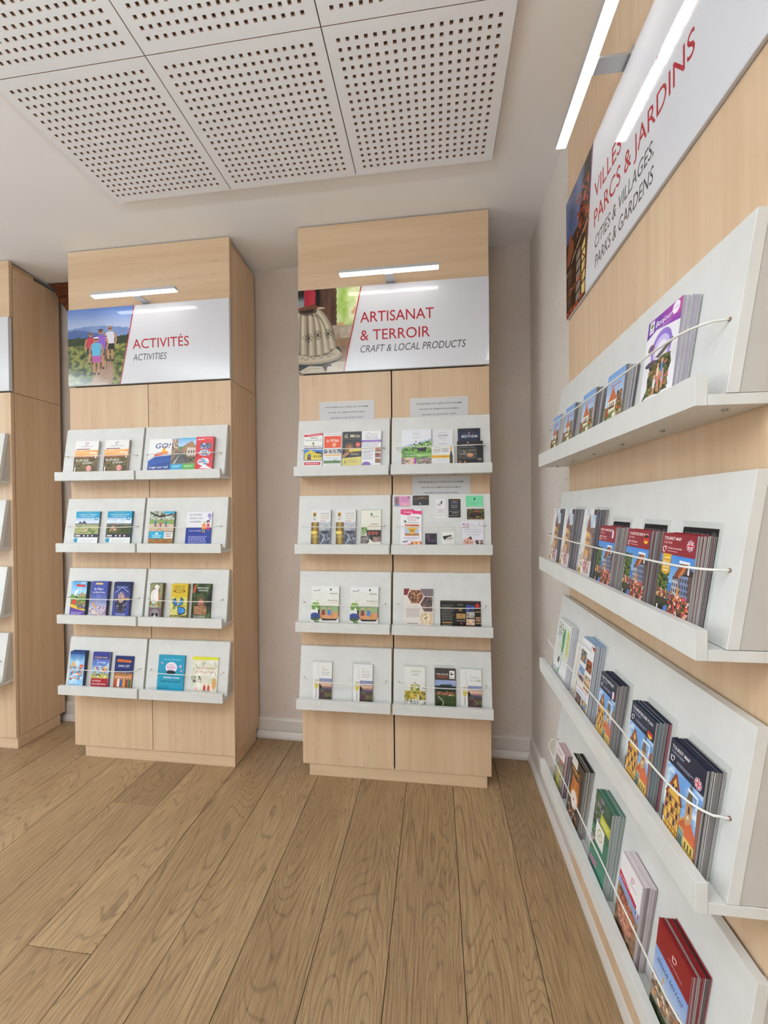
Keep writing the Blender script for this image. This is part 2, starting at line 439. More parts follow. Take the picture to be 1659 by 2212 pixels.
# unseen hanging lamps, added so their upward light brightens the ceiling
for i, (x, y) in enumerate(FILL_LAMPS):
    e = tag(empty('added_pendant', (x, y, 2.5)), 'unseen hanging bar lamp added behind the photographer to brighten the ceiling', 'lamp', 'added unseen lamps behind the photographer')
    m = MB()
    for a, b, c, d in ((-.34, -.15, .34, -.125), (-.34, .125, .34, .15), (-.34, -.125, -.31, .125), (.31, -.125, .34, .125)): m.box(a, b, 0, c, d, .03)
    m.build('lamp_frame', BASEB, e)
    for k in (-1, 1): m = MB(); m.tube([(.325*k, 0, .03), (.325*k, 0, ceil_z(y)-2.5)], .002, 6); m.build('hanging_wire', ALU, e)
# baseboards: upper board and quarter-round
def baseboard(name, pts):
    m = MB(); (x0, y0), (x1, y1) = pts; d = Vector((x1-x0, y1-y0, 0)).normalized(); n = Vector((-d.y, d.x, 0))
    # profile (distance from wall, z)
    pr = [(0, 0), (.03, 0), (.03, .014), (.024, .03), (.0165, .0395), (.0165, .044), (.012, .044), (.012, .049), (.0165, .049), (.0165, .11), (.011, .121), (0, .124)]
    a, b = Vector((x0, y0, 0)), Vector((x1, y1, 0)); k = len(pr); 
    m.v = [tuple(a+n*q+Vector((0, 0, z))) for q, z in pr]+[tuple(b+n*q+Vector((0, 0, z))) for q, z in pr]; m.c = [None]*(2*k)
    m.f = [tuple(range(k)), tuple(range(2*k-1, k-1, -1))]+[(i, k+i, k+(i+1) % k, (i+1) % k) for i in range(k)]; m.m = [0]*(k+2)
    return structure(m.build(name, BASEB))
baseboard('baseboard_back', ((XW, wall_y(XW)), (XL_, wall_y(XL_))))
baseboard('baseboard_right', ((XW, YR_), (XW, 2.404)))
# rough timber beam end showing above the gap between the two left cabinets
m = MB(); NB = 8; rb = random.Random(2)
for i in range(NB+1):
    x = -2.537+.30*i/NB; zb = max(2.5, 2.985-1.75*(x+2.537)); zt = ceil_z(2.45)-.002
    for (y, z) in ((2.385, zt), (2.38, (zt+zb)/2), (2.39, zb), (2.43, zb-.01), (wall_y(x)-.004, zb), (wall_y(x)-.004, zt)): m.v.append((x, y+rb.uniform(-.004, .003), min(z+rb.uniform(-.008, .008), zt))); m.c.append(None)
k = 6
for i in range(NB):
    for j in range(k): m.f.append((i*k+j, i*k+(j+1) % k, (i+1)*k+(j+1) % k, (i+1)*k+j)); m.m.append(0)
m.f += [tuple(range(k)), tuple(range(NB*k, NB*k+k))[::-1]]; m.m += [0, 0]
tag(m.build('timber_beam', BEAM), 'rough dark brown timber beam at the ceiling between the two left cabinets', 'beam')

# ================================================================ display cabinets
DOOR_Z = .0654; SIGN0, SIGN1 = 2.1733, 2.6186
def cabinet(label, x0, yf, pl, pr, gap, back):
    x1 = x0+1.0; top = 2.957; e = empty('display_cabinet', (0, 0, 0)); tag(e, label, 'cabinet', 'maple display cabinets along the back wall')
    b = lambda n, a, c, mt, bv=.0008: box1(n, a, c, mt, e, bv)
    b('carcass', (x0+.018, yf+.0215, .066), (x1-.018, back, 2.90), GAP, 0)
    for xa, xb in ((x0, x0+.0165), (x1-.0165, x1)):
        b('side_panel', (xa, yf+.0235, .068), (xb, back, 2.1665), MAPLE_V)
        b('side_panel', (xa, yf+.0235, 2.1695), (xb, back, 2.922), MAPLE_V)
    b('filler_strip', (x0+.006, yf+.0235, 2.9225), (x1-.006, yf+.16, 2.950), EDGE)
    b('door', (x0, yf, DOOR_Z), (x0+.5-gap/2, yf+.0195, 2.1665), MAPLE_V)
    b('door', (x0+.5+gap/2, yf, DOOR_Z), (x1, yf+.0195, 2.1665), MAPLE_V)
    b('top_panel', (x0, yf, 2.6205), (x1, yf+.0195, top), MAPLE_H)
    b('plinth', (x0+pl, yf+.006, 0), (x1-pr, yf+.0225, .0645), MAPLE_H)
    b('plinth_side', (x0+pl, yf+.0235, 0), (x0+pl+.016, back-.04, .0645), MAPLE_H)
    b('plinth_side', (x1-pr-.016, yf+.0235, 0), (x1-pr, back-.04, .0645), MAPLE_H)
    return e
YC, YL, YT = 2.109, 2.121, 2.136
XC, XLC, XT = -.7257, -2.124, -3.5395
cabinet('tall maple display cabinet under the craft and local products sign', XC, YC, .035, .021, .007, 2.385)
cabinet('tall maple display cabinet under the activities sign with hikers', XLC, YL, .062, .003, .004, 2.43)
cabinet('maple display cabinet cut off by the left picture edge', XT, YT, .035, -.004, .004, 2.462)
# wall board of the right-hand rack
XF = .515
e = tag(empty('display_board', (0, 0, 0)), 'maple veneered wall board carrying the right-hand brochure shelves', 'board')
box1('lower_panel', (XF, .645, .062), (XW-.001, 1.645, 2.1655), MAPLE_V, e, .0008)
box1('top_panel', (XF, .645, 2.615), (XW-.001, 1.645, 2.962), MAPLE_V, e, .0008)

# ================================================================ picture lamps over the signs
def lamp(label, loc, rz):
    e = tag(empty('sign_lamp', loc, rz), label, 'lamp', 'slim lit lamps above the signs')
    m = MB(); m.box(-.25, -.116, .009, .25, -.084, .024); bar = m.build('lamp_bar', ALU, e, .001)
    m = MB(); m.box(-.247, -.1145, .0045, .247, -.0855, .009); m.build('diffuser', LED, bar)
    m = MB(); m.box(-.022, -.082, .002, .022, -.001, .0085); m.box(-.022, -.0845, .002, .022, -.082, .02); m.build('lamp_arm', ALU, e, .0008)
    m = MB(); m.box(-.026, -.004, .0, .026, -.0002, .022); m.build('mounting_plate', ALU, e, .0008)
lamp('slim lit lamp above the craft and local products sign', (-.2257, YC, 2.621), 0)
lamp('slim lit lamp above the activities sign', (-1.624, YL, 2.621), 0)
lamp('slim lit lamp above the right-hand towns and gardens sign', (XF, 1.15, 2.6155), -math.pi/2)
lamp('slim lit lamp above the white sign at the left picture edge', (-3.0395, YT, 2.621), 0)

# ================================================================ brochure shelves
LEAN = .151
def shelf(label, x, y, z, rz, w, screws=0, tags=()):
    e = tag(empty('brochure_shelf', (x, y, z), rz), label, 'shelf', 'white slanted brochure shelves'); h = w/2
    m = MB(); m.box(-h, -.0935, 0, h, -.0005, .0175); bb = m.build('bottom_board', WHITE, e, .0007)
    m = MB(); m.box(-h, -.112, 0, h, -.094, .049); lip = m.build('lip', WHITE, e, .0007)
    m = MB(); m.prism_x([(-.067, .0185), (-.049, .0185), (-.0055, .3), (-.0235, .3)], -h, h); bp = m.build('back_panel', WHITE, e, .0007)
    for s in (-1, 1):
        xa, xb = sorted((s*(h-.0015), s*(h-.0165)))
        m = MB(); m.prism_x([(-.0482, .0185), (-.001, .0185), (-.001, .297), (-.005, .297)], xa, xb); m.build('side_gusset', GREYEDGE, e, .0005)
    # retaining wire: sticks out of two holes and bows in front of the leaflets
    zz = .140; yp = -.067+(zz-.018)*.152; hw = h-(.021 if w > .6 else .027); dep = .052 if w > .6 else .045
    pts = [(-hw, yp+.001, zz), (-hw, yp-.006, zz), (-hw+.003, yp-.014, zz)]
    N = 26
    for i in range(1, N):
        s = math.sin(math.pi/2*(-1+2*i/N)); pts.append((hw*s, yp-.018-(dep-.018)*(1-abs(s)**18), zz-.004*(1-s*s)))
    pts += [(hw-.003, yp-.014, zz), (hw, yp-.006, zz), (hw, yp+.001, zz)]
    m = MB(); m.tube(pts, .0021, 8); m.build('retaining_wire', WIRE, e, smooth=True)
    for s in (-1, 1):
        m = MB(); m.tube([(s*hw, yp+.0004, zz), (s*hw, yp-.0012, zz)],   .0034, 12); m.build('wire_hole', HOLE, bp)
    for i in range(screws):
        u = -h+.03+(w-.06)*i/(screws-1); m = MB(); m.tube([(u, -.05, -.0035), (u, -.05, .0005)], .0045, 10); m.build('screw', STEEL, bb, smooth=False)
    for (u, t) in tags:
        p = Print(.042, .009, 0, 'efece4'); p.T(t, .5, .3, .42, '2a2622', w=.84, al='c', b=1)
        p.build('language_tag', MATT, lip, loc=(u, -.1123, .033))
    return dict(x=x, y=y, z=z, rz=rz)
ROWS = [1.616, 1.217, .815, .4145]; RROWS = [1.604, 1.204, .804, .4035]
RN = ['top', 'second', 'third', 'bottom']
SH = {}
TG = {('C0', 1): [(.03, 'FRANÇAIS')], ('C0', 2): [(.05, 'DEUTSCH')], ('C0', 3): [(-.14, 'ITALIANO'), (.1, 'ESPAÑOL')],
      ('C1', 3): [(-.135, 'DANSK'), (.17, 'JAPONAIS')], ('R', 2): [(-.26, 'FRANÇAIS')]}
for r in range(4):
    for key, cx, yf, side, nm in (('L0', -1.874, YL, 'left', 'activities'), ('L1', -1.375, YL, 'right', 'activities'), ('C0', -.4775, YC, 'left', 'craft'), ('C1', .025, YC, 'right', 'craft'), ('T1', -2.796, YT, 'right', 'leftmost cut-off')):
        SH[key, r] = shelf('white slanted brochure shelf, %s row, %s column of the %s cabinet' % (RN[r], side, nm), cx, yf, ROWS[r], 0,
                           {'C0': .489, 'C1': .494}.get(key, .486), 4 if r == 0 else 0, TG.get((key, r), ()))
    SH['R', r] = shelf('long white brochure shelf on the right-hand wall board, %s row' % RN[r], XF, 1.172, RROWS[r], -math.pi/2, .966, 6 if r == 0 else 0, TG.get(('R', r), ()))

def put(o, sh, x, d, z, lean):
    """stand a flat thing at x along a shelf, d in front of the cabinet face, z above the shelf base"""
    ca, sa = math.cos(sh['rz']), math.sin(sh['rz'])
    o.location = (sh['x']+x*ca+d*sa, sh['y']+x*sa-d*ca, sh['z']+z)
    o.rotation_euler = (-lean, 0, sh['rz'])

# ================================================================ the three signs
def sign(label, loc, rz, draw, w=1.0, th=.020, out=.008):
    hgt = SIGN1-SIGN0-.002
    m = MB(); m.box(-w/2, -out, 0, w/2, th-out, hgt)
    body = m.build('header_sign', plain('white_acrylic_panel', 'd6d6da', .06), None, .0008); tag(body, label, 'sign')
    body.location = loc; body.rotation_euler = (0, 0, rz)
    p = Print(w-.002, hgt-.002, 0, 'd9d8dc'); draw(p)
    p.build('sign_print', GLOSS, body, loc=(0, -out-.0003, .001))
    return body
RED, INK = 'b01c2c', '4a4548'
def hikers(p):
    sky = land(('6f86b8', 'b9c3da'), '5d74a8', ('9a9a48', '54601f', 'b8ad62'), .62, 3, .12, 9)
    gr = blot(['20280e', '48551c', '77803a', '9c9450', '3c4a1a'], 9, 16, 8, 2.2)
    def fn(u, v):
        ridge = .66+.05*math.sin(u*5+1)+.03*fbm(u*9, 1, 2); tree = .60+.10*fbm(u*13, 2, 5)*(.4+abs(u-.15))
        if v > .74+.03*math.sin(u*4): return lerp(hx('c3cbe0'), hx('5f7fc0'), (v-.7)/.3)
        if v > ridge: return lerp(hx('5f79b4'), hx('8ea0c8'), fbm(u*4, v*7, 4))
        if v > tree: return hx('4c659c')
        if v > .52: return lerp(hx('1d2816'), hx('3c4d22'), fbm(u*30, v*30, 7))
        c = gr(u, v); c = lerp(c, hx('c9c06a'), .5*sst(.40, .52, v)*fbm(u*6, v*30, 3))
        pc = .50+.16*(v-.1)+.05*math.sin(v*9); pw = .15*(1-v*1.4)+.02
        if abs(u-pc) < pw: c = lerp(hx('8d6c55'), hx('b3937a'), fbm(u*14, v*20, 6))
        return lerp(c, hx('20270f'), .55*sst(.58, .75, fbm(u*8, v*12, 12)))
    p.PH(0, 0, .33, 1, fn, 90, 80, .424)
    SK = 'b98363'
    def person(u, v, s, shirt, short, hat, pack=None):
        q = lambda a, b: (u+a*s*.45, v+b*s)
        for k in (-1, 1):
            p.L([q(.05*k, .46), q(.06*k, .24), q(.06*k, .03)], .013*s*2.2, SK); p.L([q(.06*k, .06), q(.06*k, 0)], .012*s*2.4, '39302c')
        p.P([q(-.13, .52), q(.13, .52), q(.14, .32), q(.01, .34), q(-.14, .32)], short)
        if pack: p.P([q(-.17, .82), q(.17, .82), q(.16, .5), q(-.16, .5)], pack)
        p.P([q(-.12, .50), q(.12, .50), q(.15, .80), q(.05, .84), q(-.05, .84), q(-.15, .80)], shirt)
        for k in (-1, 1): p.L([q(.14*k, .79), q(.19*k, .62), q(.15*k, .48)], .011*s*2.2, SK)
        p.E(*q(0, .92), .022*s*1.4, .06*s, SK, 14); p.E(*q(0, .955), .024*s*1.5, .038*s, hat, 12, 0, 180)
        p.L([q(-.045, .925), q(.045, .925)], .006*s*2, '20202a')
    person(.148, .27, .42, 'c23a4a', '2e2a2c', '6d4a33', '3c3040')
    person(.272, .30, .46, 'd3d3dd', '1f1d22', 'a08070', '2b2e3a')
    person(.212, .20, .53, '8d5fc0', '5d4a4c', '2b2440', '352c3c')
    person(.183, .13, .50, '62b4d8', 'b45aa0', 'e8e6ec')
    for a in ((.100, .55, .103, .22), (.155, .42, .152, .12), (.245, .42, .25, .2)): p.L([a[:2], a[2:]], .003, '2a2523')
    p.P([(.330, 0), (.336, 0), (.430, 1), (.424, 1)], RED); p.P([(.336, 0), (.345, 0), (.439, 1), (.430, 1)], 'd3d2d6')
    p.T('ACTIVITÉS', .415, .44, .128, RED, w=.345, b=.6); p.T('ACTIVITIES', .415, .287, .088, INK, w=.21, it=1)
def kugelhopf(p):
    def fn(u, v):
        c = lerp(hx('241c1c'), hx('5a3a2c'), fbm(u*6, v*6, 2))
        if v > .55:
            if u < .1: c = lerp(hx('1c1a1c'), hx('8f9498'), sst(.62, .75, v)*(1-sst(.85, .95, v)))
            elif u < .28: c = lerp(hx('9c1c2c'), hx('c23344'), fbm(u*9, v*5, 1))
            elif u < .38: c = lerp(hx('120f10'), hx('4a2c24'), sst(.34, .36, u))
            elif u < .62: c = lerp(hx('3a2620'), hx('77513e'), fbm(u*20, v*4, 4))
            else:
                c = lerp(hx('7fae2a'), hx('f3f3d0'), fbm(u*7, v*6, 9)*1.25); c = lerp(c, hx('d98f6c'), sst(.58, .7, fbm(u*9+3, v*7, 6))*(1-sst(.75, .85, v)))
        elif u > .52:
            c = lerp(hx('6a4a35'), hx('a98763'), fbm(u*8, v*9, 3))
            if .40 < v < .55: c = lerp(hx('8c7762'), hx('cdbfa6'), fbm(u*11, v*14, 3))
            elif v < .12: c = hx('b8aa93')
        return c
    p.PH(0, 0, .245, 1, fn, 64, 64, .342)
    CL, CD, CM = 'b5a58c', '5f5040', '9a8a72'
    # fluted clay mould
    p.E(.075, .185, .165, .115, '5c4c3c', 30); p.P([(0, .30), (0, .07), (.12, .075), (.205, .13), (.236, .24), (.22, .30)], '0b0908')
    p.E(.07, .20, .168, .10, CM, 36); p.E(.07, .225, .16, .10, CL, 36)
    p.P([(0, .22), (0, .78), (.05, .775), (.10, .755), (.145, .70), (.18, .60), (.20, .45), (.207, .30), (.17, .215), (.09, .19)], CD)
    def flute(a, xe, ye, wd):
        sx, sy = .052+.05*math.cos(a), .735+.05*math.sin(a)
        q = []
        for i in range(9):
            t = i/8; cx, cy = sx+(xe-sx)*.78, .80-1.15*max(0, xe-.05)
            q.append(((1-t)**2*sx+2*t*(1-t)*cx+t*t*xe, (1-t)**2*sy+2*t*(1-t)*cy+t*t*ye))
        p.L(q, wd, '85765f'); p.L([(x-.002, y+.006) for x, y in q], wd*.78, 'a2927a'); p.L([(x-.005, y+.01) for x, y in q], wd*.42, 'bdae95'); p.L([(x-.007, y+.012) for x, y in q[1:-1]], wd*.16, 'cfc2ab')
    for a, xe, ye in ((2.2, -.012, .25), (-1.9, .03, .215), (-1.2, .075, .20), (-.75, .118, .205), (-.3, .157, .225), (.1, .190, .27)): flute(a, xe, ye, .040)
    p.E(.052, .745, .052, .042, '5a4a3a', 24); p.E(.048, .752, .040, .028, '2c211a', 24); p.P([(0, .79), (.09, .825), (.118, .79), (.10, .77), (0, .755)], '74432f'); p.P([(.10, .77), (.118, .79), (.15, .775), (.14, .76)], 'c0ad90')
    for (x, y) in ((.058, .42), (.108, .45), (.165, .46)):
        for k in range(6):
            a = k*1.047; q = [(x+.011*math.cos(a)+.008*math.cos(t*.9), y+(.035*math.sin(a)+.025*math.sin(t*.9))) for t in range(8)]; p.L(q, .0022, '2a2019')
        p.C(x, y, .006, '2a2019', 8)
    p.L([(.02, .43), (.035, .46), (.045, .43), (.03, .40), (.02, .43)], .0022, '2a2019'); p.L([(.185, .5), (.19, .44), (.195, .38)], .0022, '2a2019')
    p.L([(x*.01+.01, .165+.02*math.sin(x*1.5)+.0022*x) for x in range(20)], .0025, '2a2019')
    p.P([(.0, .02), (.06, .085), (.13, .07), (.15, .0), (.02, 0)], 'bdb19b'); p.P([(.15, .0), (.16, .07), (.2, .06), (.246, .02), (.245, 0)], 'c9beab'); p.L([(.03, .02), (.07, .055), (.12, .045)], .002, '6b5d4a')
    p.P([(.245, 0), (.251, 0), (.348, 1), (.342, 1)], RED); p.P([(.251, 0), (.262, 0), (.359, 1), (.348, 1)], 'd3d2d6')
    p.T('ARTISANAT', .338, .567, .13, RED, w=.385, b=.6); p.T('& TERROIR', .338, .353, .13, RED, w=.365, b=.6)
    p.T('CRAFT & LOCAL PRODUCTS', .338, .21, .088, INK, w=.547, it=1)
def timber(p):
    def fn(u, v):
        if v > .95-.55*u+.0 and v > .52 or (u < .5 and v > .62): return lerp(hx('7884a8'), hx('39466e'), fbm(u*4, v*4, 2))
        return lerp(hx('23150f'), hx('4a2a1c'), fbm(u*14, v*20, 5))
    p.PH(0, 0, .186, 1, fn, 40, 60, .270)
    p.P([(.13, .62), (.20, 1), (.262, 1), (.225, .50)], '2a1a14'); p.SP(.12, .48, .235, .86, ['9c3a26', 'c2502f', '6d2a1c', '241612', 'b8553c'], 170, .007, 4, 1.)
    p.P([(.01, .50), (.045, .68), (.085, .55), (.08, .44), (.01, .42)], '8a4a32'); p.L([(.045, .68), (.047, .80)], .003, '1f1718')
    p.P([(0, .40), (.10, .50), (.225, .58), (.222, .53), (.10, .45), (0, .35)], '14100f'); p.L([(0, .36), (.10, .455), (.222, .535)], .005, 'cdb68e')
    for (x0, x1, c) in ((.012, .05, '5d4636'), (.06, .094, '231815'), (.10, .145, '8b7f78'), (.158, .19, 'dcc878')):
        p.P([(x0, .03), (x1, .03), (x1+.008, .44), (x0+.008, .40)], c)
    for k in range(5):
        y = .07+k*.08; p.L([(0, y), (.20, y+.06)], .0075, '3c1e14' if k % 2 else '130d0b')
    for x in (.055, .098, .150, .193): p.L([(x, 0), (x+.014, .5)], .006, '4f2416')
    p.L([(.158, .12), (.195, .26)], .005, '7a3520'); p.L([(.16, .36), (.2, .28)], .005, '7a3520')
    p.SP(0, .17, .17, .22, ['a83a28', 'd0603c', '3d5a24'], 60, .005, 8); p.SP(0, 0, .17, .05, ['a83a28', 'c9502f', '59301c'], 90, .006, 9)
    p.P([(.186, 0), (.189, 0), (.273, 1), (.270, 1)], RED)
    p.T('VILLES & VILLAGES,', .280, .565, .125, RED, w=.56, b=.6); p.T('PARCS & JARDINS', .276, .375, .125, RED, w=.505, b=.6)
    p.T('CITIES & VILLAGES,', .280, .218, .088, INK, w=.35, it=1); p.T('PARKS & GARDENS', .280, .081, .088, INK, w=.35, it=1)
def blank_sign(p):
    p.PH(0, 0, .3, 1, land(), 30, 30, .39); p.P([(.3, 0), (.306, 0), (.396, 1), (.39, 1)], RED)
sign('white sign with hikers photo reading ACTIVITÉS in red letters', (-1.624, YL, SIGN0+.001), 0, hikers)
sign('white sign with clay baking mould photo reading ARTISANAT & TERROIR', (-.2257, YC, SIGN0+.001), 0, kugelhopf)
sign('long white sign with half-timbered house reading PARCS & JARDINS on right wall', (XF, 1.145, SIGN0-.006), -math.pi/2, timber)
sign('white sign mostly cut off by the left picture edge', (-3.0395, YT, SIGN0+.001), 0, blank_sign)

# ================================================================ covers
def logo(p, u, v, s, c):   # two interlocked corner brackets
    a = p.w/p.h
    p.L([(u-s, v+s*a), (u-s, v-s*a), (u+s*.4, v-s*a)], s*.5, c); p.L([(u-s*.3, v+s*a), (u+s, v+s*a), (u+s, v-s*.2*a)], s*.5, c)
def flag(p, u, v, r, kind):
    ry = r*p.w/p.h
    if kind == 'fr':
        p.C(u, v, r, 'f4f2ee'); p.E(u, v, r, ry, '2b4a9a', 10, 110, 250); p.E(u, v, r, ry, 'c8283a', 10, -70, 70)
    elif kind == 'de':
        p.C(u, v, r, 'c8281e'); p.E(u, v, r, ry, '17130f', 12, 20, 160); p.E(u, v, r, ry, 'e8b422', 12, 200, 340)
    else:
        p.C(u, v, r, '24346e'); d = .7
        for k in (1, -1): p.L([(u-r*d, v-k*ry*d), (u+r*d, v+k*ry*d)], r*.34, 'f2f0f0'); p.L([(u-r*d, v-k*ry*d), (u+r*d, v+k*ry*d)], r*.14, 'c02434')
        p.L([(u-r, v), (u+r, v)], r*.5, 'f2f0f0'); p.L([(u, v-ry), (u, v+ry)], r*.5, 'f2f0f0'); p.L([(u-r, v), (u+r, v)], r*.28, 'c02434'); p.L([(u, v-ry), (u, v+ry)], r*.28, 'c02434')
def suivez(p):
    p.R(0, 0, 1, 1, 'e8e5e0'); vin = blot(['2c2412', '5a4a1c', '7c6a2a', '3a3014'], 9, 16, 3, 2)
    def fn(u, v):
        if v > .62: return lerp(hx('e88a34'), hx('f0c48a'), fbm(u*3, v*8, 1)) if v > .72 else lerp(hx('7c4a22'), hx('c96a2c'), (v-.62)*9)
        return vin(u, v)
    p.PH(0, 0, 1, .70, fn, 26, 26); p.R(.06, .715, .64, .742, '7a2030'); logo(p, .5, .90, .05, '8c2440'); p.LN(.26, .80, .76, .83, 1, '6b4450', 0)
    p.L([(.66, .60), (.92, .60), (.92, .42)], .045, 'f6f2ea'); p.T('SUIVEZ', .08, .33, .075, 'fbf6ec', w=.56, b=1); p.T('LE GUIDE !', .38, .25, .05, 'fbf6ec', w=.46, b=1)
    p.L([(.07, .0), (.07, .14)], .04, 'f6f2ea'); p.C(.66, .10, .11, 'efa496'); p.LN(.56, .05, .9, .13, 3, 'c2506a', .3, 2)
def goluge(p):
    p.R(0, 0, 1, 1, 'eceae8'); p.P([(0, .0), (1, .0), (1, .50), (.3, .43), (0, .30)], '2c56a8'); p.P([(0, .12), (0, .0), (1, 0), (1, .3)], '21478f')
    p.P([(.02, .36), (.3, .50), (1, .52), (1, .47), (.3, .43), (.02, .30)], 'd0cfd2'); p.P([(.25, .44), (.30, .54), (.86, .60), (.80, .50)], 'd8421e')
    p.P([(.55, .55), (.62, .70), (.74, .72), (.72, .62), (.86, .55)], 'e8a21c'); p.E(.70, .76, .06, .035, 'caa080', 12)
    p.T('GO!', .28, .70, .17, '223f86', w=.66, b=2.2, it=1); p.T('Luge sur rail', .08, .06, .075, 'f2f0ee', w=.8, b=1.5, it=1)
def village(p):
    p.PH(0, .18, 1, 1, land(('6fa8dc', 'b9d8ec'), '3f6a36', ('4f6238', '8f7a58', '6d5a48'), .55, 4, .2), 22, 26)
    p.P([(0, .55), (0, .98), (.24, .98), (.28, .62)], 'b79a86'); p.SP(.0, .6, .26, .97, ['4a3028', 'd8c8b4', '7a5040'], 60, .03, 2)
    p.P([(.42, .62), (.55, .80), (.80, .90), (.97, .72), (.97, .55), (.45, .55)], 'a0764e'); p.P([(.62, .42), (.62, .70), (.98, .68), (.98, .42)], 'cfc4b4')
    for x in (.68, .78, .88): p.R(x, .5, x+.05, .6, '4a3a34')
    p.P([(0, .5), (.36, .6), (.40, .55), (0, .42)], '8c6a52'); p.P([(0, .2), (.8, .2), (.42, .56), (.25, .56)], '5a5656'); p.P([(.1, .2), (.16, .2), (.36, .5)], 'd8d4cc')
    p.R(.58, .24, .9, .36, '34302e'); p.SP(.5, .24, .96, .46, ['2f5a2a', '50402c', '88744e', '283018'], 60, .03, 5)
    p.R(0, 0, .48, .18, '2ea0c8'); p.R(.48, 0, 1, .18, '58a83c'); p.LN(.08, .07, .42, .14, 2, 'd8eef4', .2); p.LN(.55, .07, .92, .14, 2, 'e4f0dc', .2); p.R(.4, .96, 1, 1, '3da6d0')
def esf(p):
    p.R(0, 0, 1, 1, 'd2202c'); p.T('esf', .1, .90, .055, 'f4ecec', w=.42, b=2.2, it=1); p.R(.55, .93, .95, .955, 'e06a70')
    p.PH(.26, .62, .88, .80, blot(['e8e8f0', '4a78b8', '34343c', 'd8a080'], 6, 5, 3), 10, 8)
    p.E(.52, .50, .34, .10, 'a8c8e0'); p.SP(.24, .42, .82, .58, ['d8404a', 'f0eef0', '4a86b8', '38363c', '74b0a0'], 50, .05, 4)
    p.E(.48, .22, .34, .12, 'd8e4f0'); p.SP(.2, .12, .76, .32, ['4a86c0', 'f0f2f6', 'e8a080', '2f5a90'], 40, .06, 6); p.P([(.25, .02), (.55, .14), (1, .0)], 'e8e6ea')
def blue(k):
    def d(p):
        p.R(0, 0, 1, 1, 'ece9e4'); p.PH(0, .28, 1, .80, land(('a9c0dc', 'e4e8ee'), '6a6e74', (('8a9a56', 'b8b07a', '5f7a38') if k else ('6d6244', '3c4a22', '8f7c58')), .55, 11+k*5, .16, 5), 24, 20)
        if k: p.P([(.12, .62), (.2, .70), (.28, .64), (.36, .72), (.5, .62)], '4a4c52'); p.P([(.3, .36), (.6, .5), (.5, .36)], 'd0b48c'); p.SP(.36, .4, .5, .52, ['c8402e', '303040', 'd8c8b0'], 14, .02)
        else: p.P([(.1, .38), (.32, .38), (.34, .64), (.3, .64)], 'b09070'); p.SP(.18, .4, .42, .6, ['c83a30', '2a3a6a', 'd8c0a4', '5a3040'], 22, .03)
        p.R(0, .80, 1, 1, '2296bc'); p.T('CHATEAU, PLAINE ET VALLEE' if not k else 'CHÂTEAU ET VIGNOBLES', .5, .885, .032, 'f2f6f8', w=.74, al='c', b=1); p.LN(.22, .83, .78, .865, 1, 'cfe8f0', 0); p.LN(.3, .945, .7, .965, 1, '9cd0e2', 0)
        p.C(.86, .79, .075, '1c88b0'); p.R(.83, .77, .89, .81, 'e8f4f8'); p.R(0, .19, 1, .29, '3a2e44')
        for x in (.08, .15, .22, .42, .58, .76): p.C(x, .24, .032, 'f0ece8', 10)
        p.E(.07, .10, .075, .07, '2a98b4', 12, 90, 270); p.R(.06, .03, .16, .17, '2a98b4'); p.LN(.24, .05, .92, .13, 2, 'c3ccd2', .3)
    return d
def walk(p):
    p.PH(0, .38, 1, 1, blot(['3a3a30', '6d6c5c', 'aeb49a', 'd8dcd4', '50583c'], 8, 8, 6, 2), 24, 24); p.PH(0, .38, 1, .64, blot(['c8a890', 'dcc4ac', 'b08a70'], 4, 6, 2), 14, 8)
    p.P([(0, .60), (.3, .62), (1, .60), (1, .74), (0, .74)], '87a05c'); p.L([(.05, .95), (.4, .84), (.9, .9)], .05, '2c2a24'); p.L([(.4, .84), (.7, .98)], .04, '2c2a24')
    for x, c, hh in ((.25, '5a68a8', .2), (.46, 'b8505c', .14), (.68, '3f8a9a', .19)):
        p.L([(x, .50), (x, .50+hh*.55)], .045, '4a3c38'); p.L([(x, .50+hh*.45), (x, .50+hh)], .08, c); p.C(x, .51+hh*1.12, .03, 'b88a70')
    p.R(.58, .93, 1, 1, '2ea0c8'); p.R(.03, .16, .63, .38, '2ea2c6'); p.R(.63, .16, .98, .36, 'ece8e2'); p.P([(.25, .28), (.33, .36), (.41, .28)], 'd8ecf4'); p.LN(.16, .18, .52, .27, 2, 'e4f2f8', .1); p.LN(.68, .2, .95, .34, 3, '5a5450', .2)
    p.PH(0, 0, 1, .155, blot(['4a5a2c', '8a7a48', 'c86a30', '6a4a2c'], 9, 5, 4), 16, 6)
def avent(p):
    p.R(0, 0, 1, 1, 'e4e2e6'); p.R(0, 0, 1, .50, '2c3c90'); p.T('LES AVENTURES', .12, .88, .062, '3c3858', w=.46, b=.6); p.T('DE ROSE ET LOUIS', .12, .77, .06, '3c3858', w=.5, b=.6); p.T('À KAYSERSBERG', .12, .66, .06, '3c3858', w=.46, b=.6)
    p.E(.9, .88, .08, .075, '9a8ec0'); p.P([(.84, .5), (.9, .98), (.97, .82)], 'a89cca')
    p.C(.70, .66, .05, 'c8bfae'); p.P([(.60, .46), (.80, .46), (.76, .62), (.64, .62)], 'e8842c'); p.C(.85, .68, .065, '221c22'); p.C(.855, .66, .04, 'e8b08c'); p.P([(.78, .44), (.95, .44), (.91, .62), (.82, .62)], 'c8364e')
    for x in (.67, .73, .84, .90): p.L([(x, .46), (x, .34)], .022, 'e8c83a' if x < .8 else '3a6ac0')
    p.T('ENQUÊTE À KAYSERSBERG', .12, .385, .035, 'e8e6f0', w=.5, b=1); p.LN(.12, .02, .85, .25, 6, 'aab0dc', .1)
